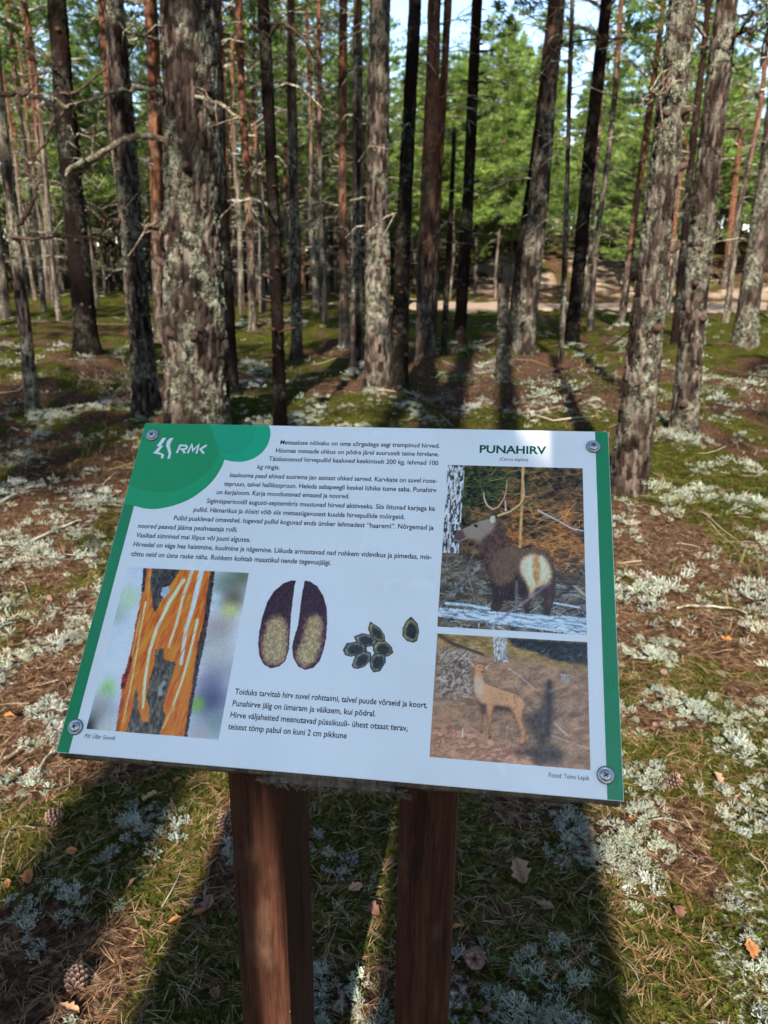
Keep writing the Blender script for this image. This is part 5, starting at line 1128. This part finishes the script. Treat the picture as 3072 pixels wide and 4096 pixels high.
D = PIC['stag']; p = Pic(402.8, 164.4, 562.7, 368.3)
p.c[:] = p.tex((74, 56, 34), 0.9, 0.16, 0.22, 5, 0.2, 1.6)
p.put(p.poly(D['spr'], 6) * 0.8, p.tex((38, 52, 30), 1.0, 0.3, 0.5, 9, 0.3, 1.8))
p.put(np.clip((fbm(p.U * 0.07, p.V * 0.07, 14) - 0.38) * 5, 0, 1) * sstep(345, 300, p.V) * sstep(440, 480, p.U) * 0.75, p.tex((176, 104, 44), 0.7, 0.25, 0.6, 15, -0.2, 1.6))
p.scratches(330, (430, 215, 562, 368), [(150, 92, 42), (190, 120, 60), (95, 62, 32), (60, 66, 34), (225, 160, 90), (40, 32, 22)], 0.8, 24, 10, 40, 3)
p.scratches(150, (415, 290, 500, 368), [(50, 82, 42), (80, 110, 55), (30, 40, 26), (120, 130, 60)], 0.9, 13, 5, 35, 4)
p.put(p.poly(D['floor'], 9) * 0.95, p.tex((96, 84, 70), 0.5, 0.12, 0.25, 21, 0.1, 1.6))
p.scratches(420, (402, 164, 562, 250), [(190, 182, 175), (60, 48, 44), (120, 130, 80), (165, 150, 135), (150, 175, 185), (40, 32, 34)], 0.9, 14, 0, 45, 6)
p.put(p.poly(D['birch']), p.tex((212, 210, 206), 0.35, 0.5, 0.15, 31, 0, 2))
p.put(p.poly(D['birch']) * np.clip((fbm(p.U * 0.55, p.V * 0.16, 33, 5) - 0.50) * 9, 0, 1) * 0.9, (48, 42, 40))
p.put(p.line([tuple(q) for q in D['trunk'][0]], 3.2, 0.5), p.tex((222, 156, 96), 0.3, 0.5, 0.3, 35))
p.scratches(60, (480, 250, 560, 320), [(205, 130, 66), (225, 165, 105)], 0.8, 36, 8, 16, 8)
for P_, w_, c_ in D['sticks'][:1] + D['sticks'][6:]: p.put(p.line([tuple(q) for q in P_], w_, 0.5, 0.8), p.tex(c_, 0.25, 0.6, 0.6, 41))
p.put(p.poly(D['log'], 0.6, 1.0, 3), p.tex((186, 208, 222), 0.42, 0.12, 0.7, 43, -0.1, 2))
p.scratches(90, (402, 164, 562, 190), [(70, 62, 66), (235, 240, 245), (120, 130, 140)], 0.8, 16, -5, 30, 11)
BODY = p.poly(D['body'], 0.6, 1.0, 1)
p.put(p.blur(BODY, 5) * 0.35, (40, 30, 24))
p.vol(BODY, (66, 47, 40), (114, 86, 66), 5, 0.45, 0.45, 51)
p.put(p.poly(D['belly'], 5, 2.0, 4) * BODY * 0.9, p.tex((44, 31, 31), 0.4, 0.8, 0.4, 55, 0, 1.6)); p.put(p.poly(D['rearleg'], 4, 2.0, 5) * BODY * 0.8, p.tex((66, 46, 40), 0.4, 0.8, 0.4, 56, 0, 1.6))
NK = p.poly(D['neck'], 3, 1.6, 7); p.put(NK * 0.85, p.tex((80, 56, 48), 0.45, 0.4, 0.3, 59, 0.7, 1.6))
HD = p.poly(D['head'], 0.6, 0.4, 6); HD = HD * (1 - 0.9 * p.poly(D['neck'], 4, 1.6, 7)); p.vol(HD, (88, 68, 58), (152, 130, 112), 2, 0.45, 0.2, 57, 0.7)
p.fur(np.maximum(BODY, NK), 900, [(150, 116, 86), (60, 42, 38), (104, 78, 60), (40, 28, 28)], 0.5, 4.5, 250, 22, 71, 0.5)
p.put(p.poly(D['muzzle'], 2.0, 0.4, 8) * 0.75, (74, 54, 52)); p.put(p.line([tuple(q) for q in D['muzzle'][:2]], 2.0, 0.5), (24, 18, 20)); p.put(p.line([D['muzzle'][5], D['muzzle'][4], D['muzzle'][3]], 0.8, 0.5) * 0.8, (206, 190, 176))
p.vol(p.poly(D['ear'], 0.6), (96, 78, 66), (206, 194, 172), 1, 0, 0.2, 61); p.put(p.poly(D['eye'], 0.6), (18, 13, 13))
RM = p.poly(D['rump'], 1.6, 2.8, 9); p.vol(RM, (190, 150, 112), (250, 226, 184), 3.5, 0.2, 0.35, 63)
TL_ = p.poly(D['tail'], 3.0, 2.4, 10); p.put(TL_ * 0.8, p.tex((190, 122, 68), 0.3, 0.6, 0.3, 65, 0, 1.4)); p.fur(RM, 260, [(246, 226, 190), (206, 160, 112), (170, 112, 66)], 0.5, 5, 265, 14, 73, 0.5)
for P_, w_, c_ in D['strokes']: p.put(p.line([(q[0] + 0.5, q[1] - 0.6) for q in P_], w_ * 1.5, 0.5, 0.55) * 0.8, (70, 44, 28)); p.put(p.line([tuple(q) for q in P_], w_ * 1.2, 0.45, 0.5), p.tex(c_, 0.25, 0.8, 0.8, 67))
for P_, w_, c_ in D['sticks'][1:6]: p.put(p.line([tuple(q) for q in P_], w_, 1.4, 0.6) * 0.75, p.tex(c_, 0.3, 0.3, 0.3, 69))
p.grain(0.05, 3)
p.build('photograph', 0.14)

D = PIC['doe']; p = Pic(403.3, 26.6, 563.1, 156.6)
p.c[:] = p.tex((160, 120, 90), 0.22, 0.10, 0.22, 5, 0.25, 1.5)
p.put(p.poly(D['olive'], 8) * 0.8, p.tex((150, 122, 62), 0.35, 0.15, 0.5, 7, -0.15, 1.6)); p.put(p.poly(D['pink'], 9) * 0.85, p.tex((192, 134, 104), 0.28, 0.2, 0.45, 8, 0.2, 1.6)); p.put(p.poly(D['grey'], 8) * 0.7, p.tex((140, 120, 104), 0.5, 0.3, 0.4, 9, 0.4, 1.8))
p.scratches(620, (403, 27, 563, 156), [(205, 170, 140), (112, 80, 60), (150, 108, 80), (186, 146, 104), (98, 72, 56)], 0.55, 6, -20, 45, 13, 0.55)
p.scratches(110, (405, 90, 440, 140), [(205, 190, 175), (75, 58, 50)], 0.8, 16, 30, 40, 14)
p.put(p.poly(D['dark'], 2.5, 2.0, 3), p.tex((38, 42, 40), 0.5, 0.3, 0.4, 15, 0, 1.6))
for P_, w_, c_ in D['sticks'][:8]: p.put(p.line([tuple(q) for q in P_], w_, 0.6, 0.7) * 0.9, c_)
p.put(p.poly(D['birch'], 0.6, 0.6, 2), p.tex((176, 170, 160), 0.4, 0.7, 0.3, 17, 0, 2)); p.put(p.poly(D['stump'], 0.6, 0.5, 2), p.tex((168, 150, 130), 0.3, 0.8, 0.4, 18))
p.scratches(500, (403, 27, 563, 156), [(214, 184, 158), (104, 76, 58), (150, 110, 84), (80, 58, 46)], 0.45, 8, -10, 60, 77, 0.6)
BODY = p.poly(D['body'], 0.6, 0.3, 4); p.put(p.blur(BODY, 6) * 0.4, (84, 60, 48)); p.vol(BODY, (128, 80, 54), (216, 150, 104), 1.6, 0.5, 0.15, 19, 0.8)
p.put(p.poly(D['neck'], 4, 0.6, 5) * 0.8 * BODY, (214, 178, 148)); p.put(p.poly(D['under'], 1.5) * 0.8, (66, 50, 48)); p.put(p.poly(D['belly'], 1.5) * 0.75, (62, 50, 46))
p.fur(BODY, 260, [(226, 164, 118), (140, 92, 62), (186, 126, 84)], 0.45, 3.5, 200, 30, 79, 0.4)
hx, hy = np.mean(np.array(D['body'][:5]), 0); p.put(p.line([(hx - 1.0, hy + 1.5), (hx - 0.9, hy + 1.4)], 1.2, 0.4), (30, 22, 20)); p.put(p.line([(hx + 3.0, hy + 1.5), (hx + 3.1, hy + 1.4)], 1.2, 0.4), (30, 22, 20)); p.put(p.line([(hx + 1.2, hy - 3.2), (hx + 1.8, hy - 3.2)], 1.5, 0.5), (44, 32, 30))
for e in D['ears']: p.put(p.poly(e, 0.6), (196, 160, 128))
p.put(p.poly(D['spruce'], 7, 2, 6) * 0.8, p.tex((62, 56, 50), 0.4, 0.3, 0.3, 23, 0, 1.5))
for P_, w_, c_ in D['sticks'][8:]: p.put(p.line([tuple(q) for q in P_], w_, 1.8, 0.5) * 0.65, c_)
p.scratches(120, (470, 30, 540, 100), [(50, 46, 42), (84, 74, 60), (120, 104, 80)], 0.6, 9, 60, 50, 81, 0.5)
p.grain(0.05, 4)
p.build('photograph', 0.14)

D = PIC['bark']; p = Pic(27.6, 26.7, 178.4, 216.4)
p.c[:] = p.tex((205, 206, 212), 0.2, 0.02, 0.03, 5, 0.2, 1.6)
for (u, v), r, c in D['blobs']: p.put(np.exp(-(((p.U - u) ** 2 + (p.V - v) ** 2) / (r * 0.8) ** 2)) * 0.92, c)
p.put(p.poly(D['trunk'], 0.6, 1.6, 1), p.tex((236, 106, 26), 0.30, 0.5, 0.06, 11, -0.18, 1.6))
for P_, w_, c_ in D['strokes']: p.put(p.line([tuple(q) for q in P_], w_ * 1.35, 0.7, 0.6), p.tex(c_, 0.16, 0.9, 0.08, 13, -0.22, 1.6))
p.scratches(70, (90, 35, 140, 190), [(160, 62, 16), (245, 160, 80), (130, 48, 14)], 0.6, 22, 76, 6, 15, 0.45)
TK = p.poly(D['trunk'], 0.6, 1.6, 1); p.fur(TK, 420, [(168, 66, 18), (250, 170, 92), (196, 84, 26), (120, 44, 14)], 0.5, 16, 77, 6, 83, 0.5); e_ = p.blur(TK, 7); p.c = np.where(TK[..., None] > 0.5, p.c * (0.62 + 0.42 * np.clip((e_ - 0.4) / 0.5, 0, 1))[..., None], p.c)
for k_, c_ in (('top', (66, 58, 52)), ('bot', (84, 76, 62)), ('redge', (58, 46, 42)), ('ledge', (50, 36, 30)), ('red', (120, 34, 24))): p.put(p.poly(D[k_], 0.6, 1.6, 3), p.tex(c_, 0.45, 0.4, 0.22, 17, 0.15, 1.8))
p.put(p.poly(D['lich'], 0.6, 1.5, 5), p.tex((158, 178, 184), 0.2, 0.5, 0.5, 19)); p.put(p.line([(104, 82), (101, 76), (103, 70)], 5, 1.2) * 0.8, (170, 165, 150))
p.grain(0.04, 5)
p.build('photograph', 0.14)

D = PIC['draw']; al = [q for h in D['hoofs'] + D['pellets'] for q in h]
p = Pic(min(q[0] for q in al) - 1, min(q[1] for q in al) - 1, max(q[0] for q in al) + 1, max(q[1] for q in al) + 1, 0.55)
for i, h in enumerate(D['hoofs']):
    m = p.poly(h, 0, 0.25, 2); p.put(m, p.tex((50, 24, 36), 0.5, 0.7, 0.5, 5, 0, 1.6))
    k = p.blur(m, 2.2); t = p.poly(D['tans'][i], 0, 3.0, 3)
    t = p.blur(t, 6)
    n = fbm(p.U * 0.45, p.V * 0.35, 7, 4) - 0.5; keep = p.a.copy()
    p.put(np.clip(t * 1.5 + n * 0.7, 0, 1) * 0.7 * (m > 0.5) * sstep(0.6, 0.85, k), (128, 70, 62)); p.put(np.clip(t * 1.7 - 0.35 + n * 1.1, 0, 1) * 0.92 * (m > 0.5) * sstep(0.65, 0.95, k), p.tex((176, 150, 102), 0.25, 0.6, 0.4, 9, 0, 1.6)); p.a = keep
for i, h in enumerate(D['pellets']):
    c = np.mean(np.array(h), 0); g = 1.16 if i < 6 else 1.05; h = [tuple(c + (np.array(q) - c) * g) for q in h]
    m = p.poly(h, 0, 0.2, 2); p.put(m, (30, 30, 28)); keep = p.a.copy()
    inner = [tuple(c + (np.array(q) - c) * 0.86) for q in h]; core = [tuple(c + (np.array(q) - c) * 0.66 + (0.7, -0.3)) for q in h]
    p.put(p.poly(inner, 1.0, 0.3, 3), p.tex(((150, 138, 90), (132, 130, 106), (120, 122, 104))[i % 3], 0.35, 0.6, 0.6, 9 + i, 0, 1.6)); p.put(p.poly(core, 2.2, 0.8, 3) * 0.95, p.tex((32, 32, 32), 0.5, 0.7, 0.7, 19 + i, 0, 1.8)); p.a = keep
p.grain(0.06, 6)
p.build('drawing', 0.14, True)

# screws with washers
def lathe(prof, n=28):
    V = [(r * math.cos(2 * math.pi * i / n), r * math.sin(2 * math.pi * i / n), z) for r, z in prof for i in range(n)]
    F = [(k * n + i, k * n + (i + 1) % n, (k + 1) * n + (i + 1) % n, (k + 1) * n + i) for k in range(len(prof) - 1) for i in range(n)]
    return V, F
def on_panel(V, u, v, rot): c, s = math.cos(rot), math.sin(rot); return [pp(u + x * c - y * s, v + x * s + y * c, z) for x, y, z in V]
for (u, v), rot in zip(SCREWS, (0.5, 0.1, 0.15, 0.25)):
    sc_ = empty('screw', (0, 0, 0), None, None); sc_.parent = sign; sc_.empty_display_size = 0.01
    for nm, prof, mt in (('rubber_seal', [(8.6, 0.1), (8.7, 1.0), (7.9, 1.5), (0.01, 1.5)], 'rubber'), ('washer', [(7.9, 1.5), (8.1, 2.0), (7.3, 2.5), (5.6, 2.2), (5.4, 2.0), (0.01, 2.0)], 'steel'), ('screw_head', [(5.2, 2.0), (5.3, 2.9), (4.7, 3.7), (3.2, 4.3), (1.4, 4.5), (0.01, 4.55)], 'steel')):
        mb = MB(); V, F = lathe(prof); mb.add(on_panel(V, u, v, rot), F); link(nm, mb.mesh(nm, True), M[mt], sc_)
    mb = MB()
    for a in (0, math.pi / 2):
        V = [(-2.9, -0.6, 4.35), (2.9, -0.6, 4.35), (2.9, 0.6, 4.35), (-2.9, 0.6, 4.35), (-1.2, -0.6, 4.64), (1.2, -0.6, 4.64), (1.2, 0.6, 4.64), (-1.2, 0.6, 4.64)]
        mb.add(on_panel(V, u, v, rot + a + 0.3), [(0, 1, 5, 4), (3, 7, 6, 2), (4, 5, 6, 7), (0, 4, 7, 3), (1, 2, 6, 5)])
    link('cross_recess_shade', mb.mesh('cross_recess_shade'), M['recess_shade'], sc_)  # raised dark cross in place of a hollow; its shade is the colour

# posts: planed timbers with eased edges, cut under the board
def post(A, B, depth):
    A = np.array(A); B = np.array(B); w = float((B - A) @ AX); e = 0.004
    sec = [(e, 0), (w - e, 0), (w, e), (w, depth - e), (w - e, depth), (e, depth), (0, depth - e), (0, e)]
    V = []; F = []; zs = np.linspace(-0.3, 1.0, 27); n = len(sec)
    org = np.array([A[0], A[1], 0.0])
    for k, z in enumerate(zs):
        for a, b in sec:
            p3 = org + AX * (a + 0.0006 * math.sin(z * 9 + a * 50)) + BK * b
            if k == len(zs) - 1:   # meets the underside of the board
                t = ((PO - PN * 0.0196 - p3) @ PN) / PN[2]; p3 = p3 + np.array([0, 0, t])
            else: p3 = p3 + np.array([0, 0, z * 0.86])
            V.append(p3 - SB)
    for k in range(len(zs) - 1):
        for i in range(n): F.append((k * n + i, k * n + (i + 1) % n, (k + 1) * n + (i + 1) % n, (k + 1) * n + i))
    F.append(tuple(range((len(zs) - 1) * n, len(zs) * n)))
    mb = MB(); mb.add(V, F); return link('post', mb.mesh('post'), M['post'], sign)
post(POSTS[0][0], POSTS[0][1], 0.12); post(POSTS[1][0], POSTS[1][1], 0.12)
# ragged wood fibre hanging from the lower edge of the board between the posts
mb = MB()
for q in range(260):
    u = rng.uniform(236, 372); c = pp(u, -4.5 + rng.uniform(-1.5, 0.5), rng.uniform(-18.5, -8)); d = PX * rng.normal() * 0.008 + np.array([0, 0, -abs(rng.normal()) * 0.003 - 0.001]) + BK * rng.normal() * 0.002
    mb.box(c + np.array([0, 0, -0.0035 * rng.uniform(0, 1.4)]), d + PX * rng.choice([-1, 1]) * 0.003, BK * rng.uniform(0.001, 0.003), np.array([0, 0, 0.0014]))
o = link('frayed_edge', mb.mesh('frayed_edge'), M['board'], sign); o['kind'] = 'stuff'
mb = MB(); mb.box(pp(304, -6.0, -12), PX * 0.066, PN * 0.006, PY * 0.004); link('ledge', mb.mesh('ledge'), M['board'], sign)
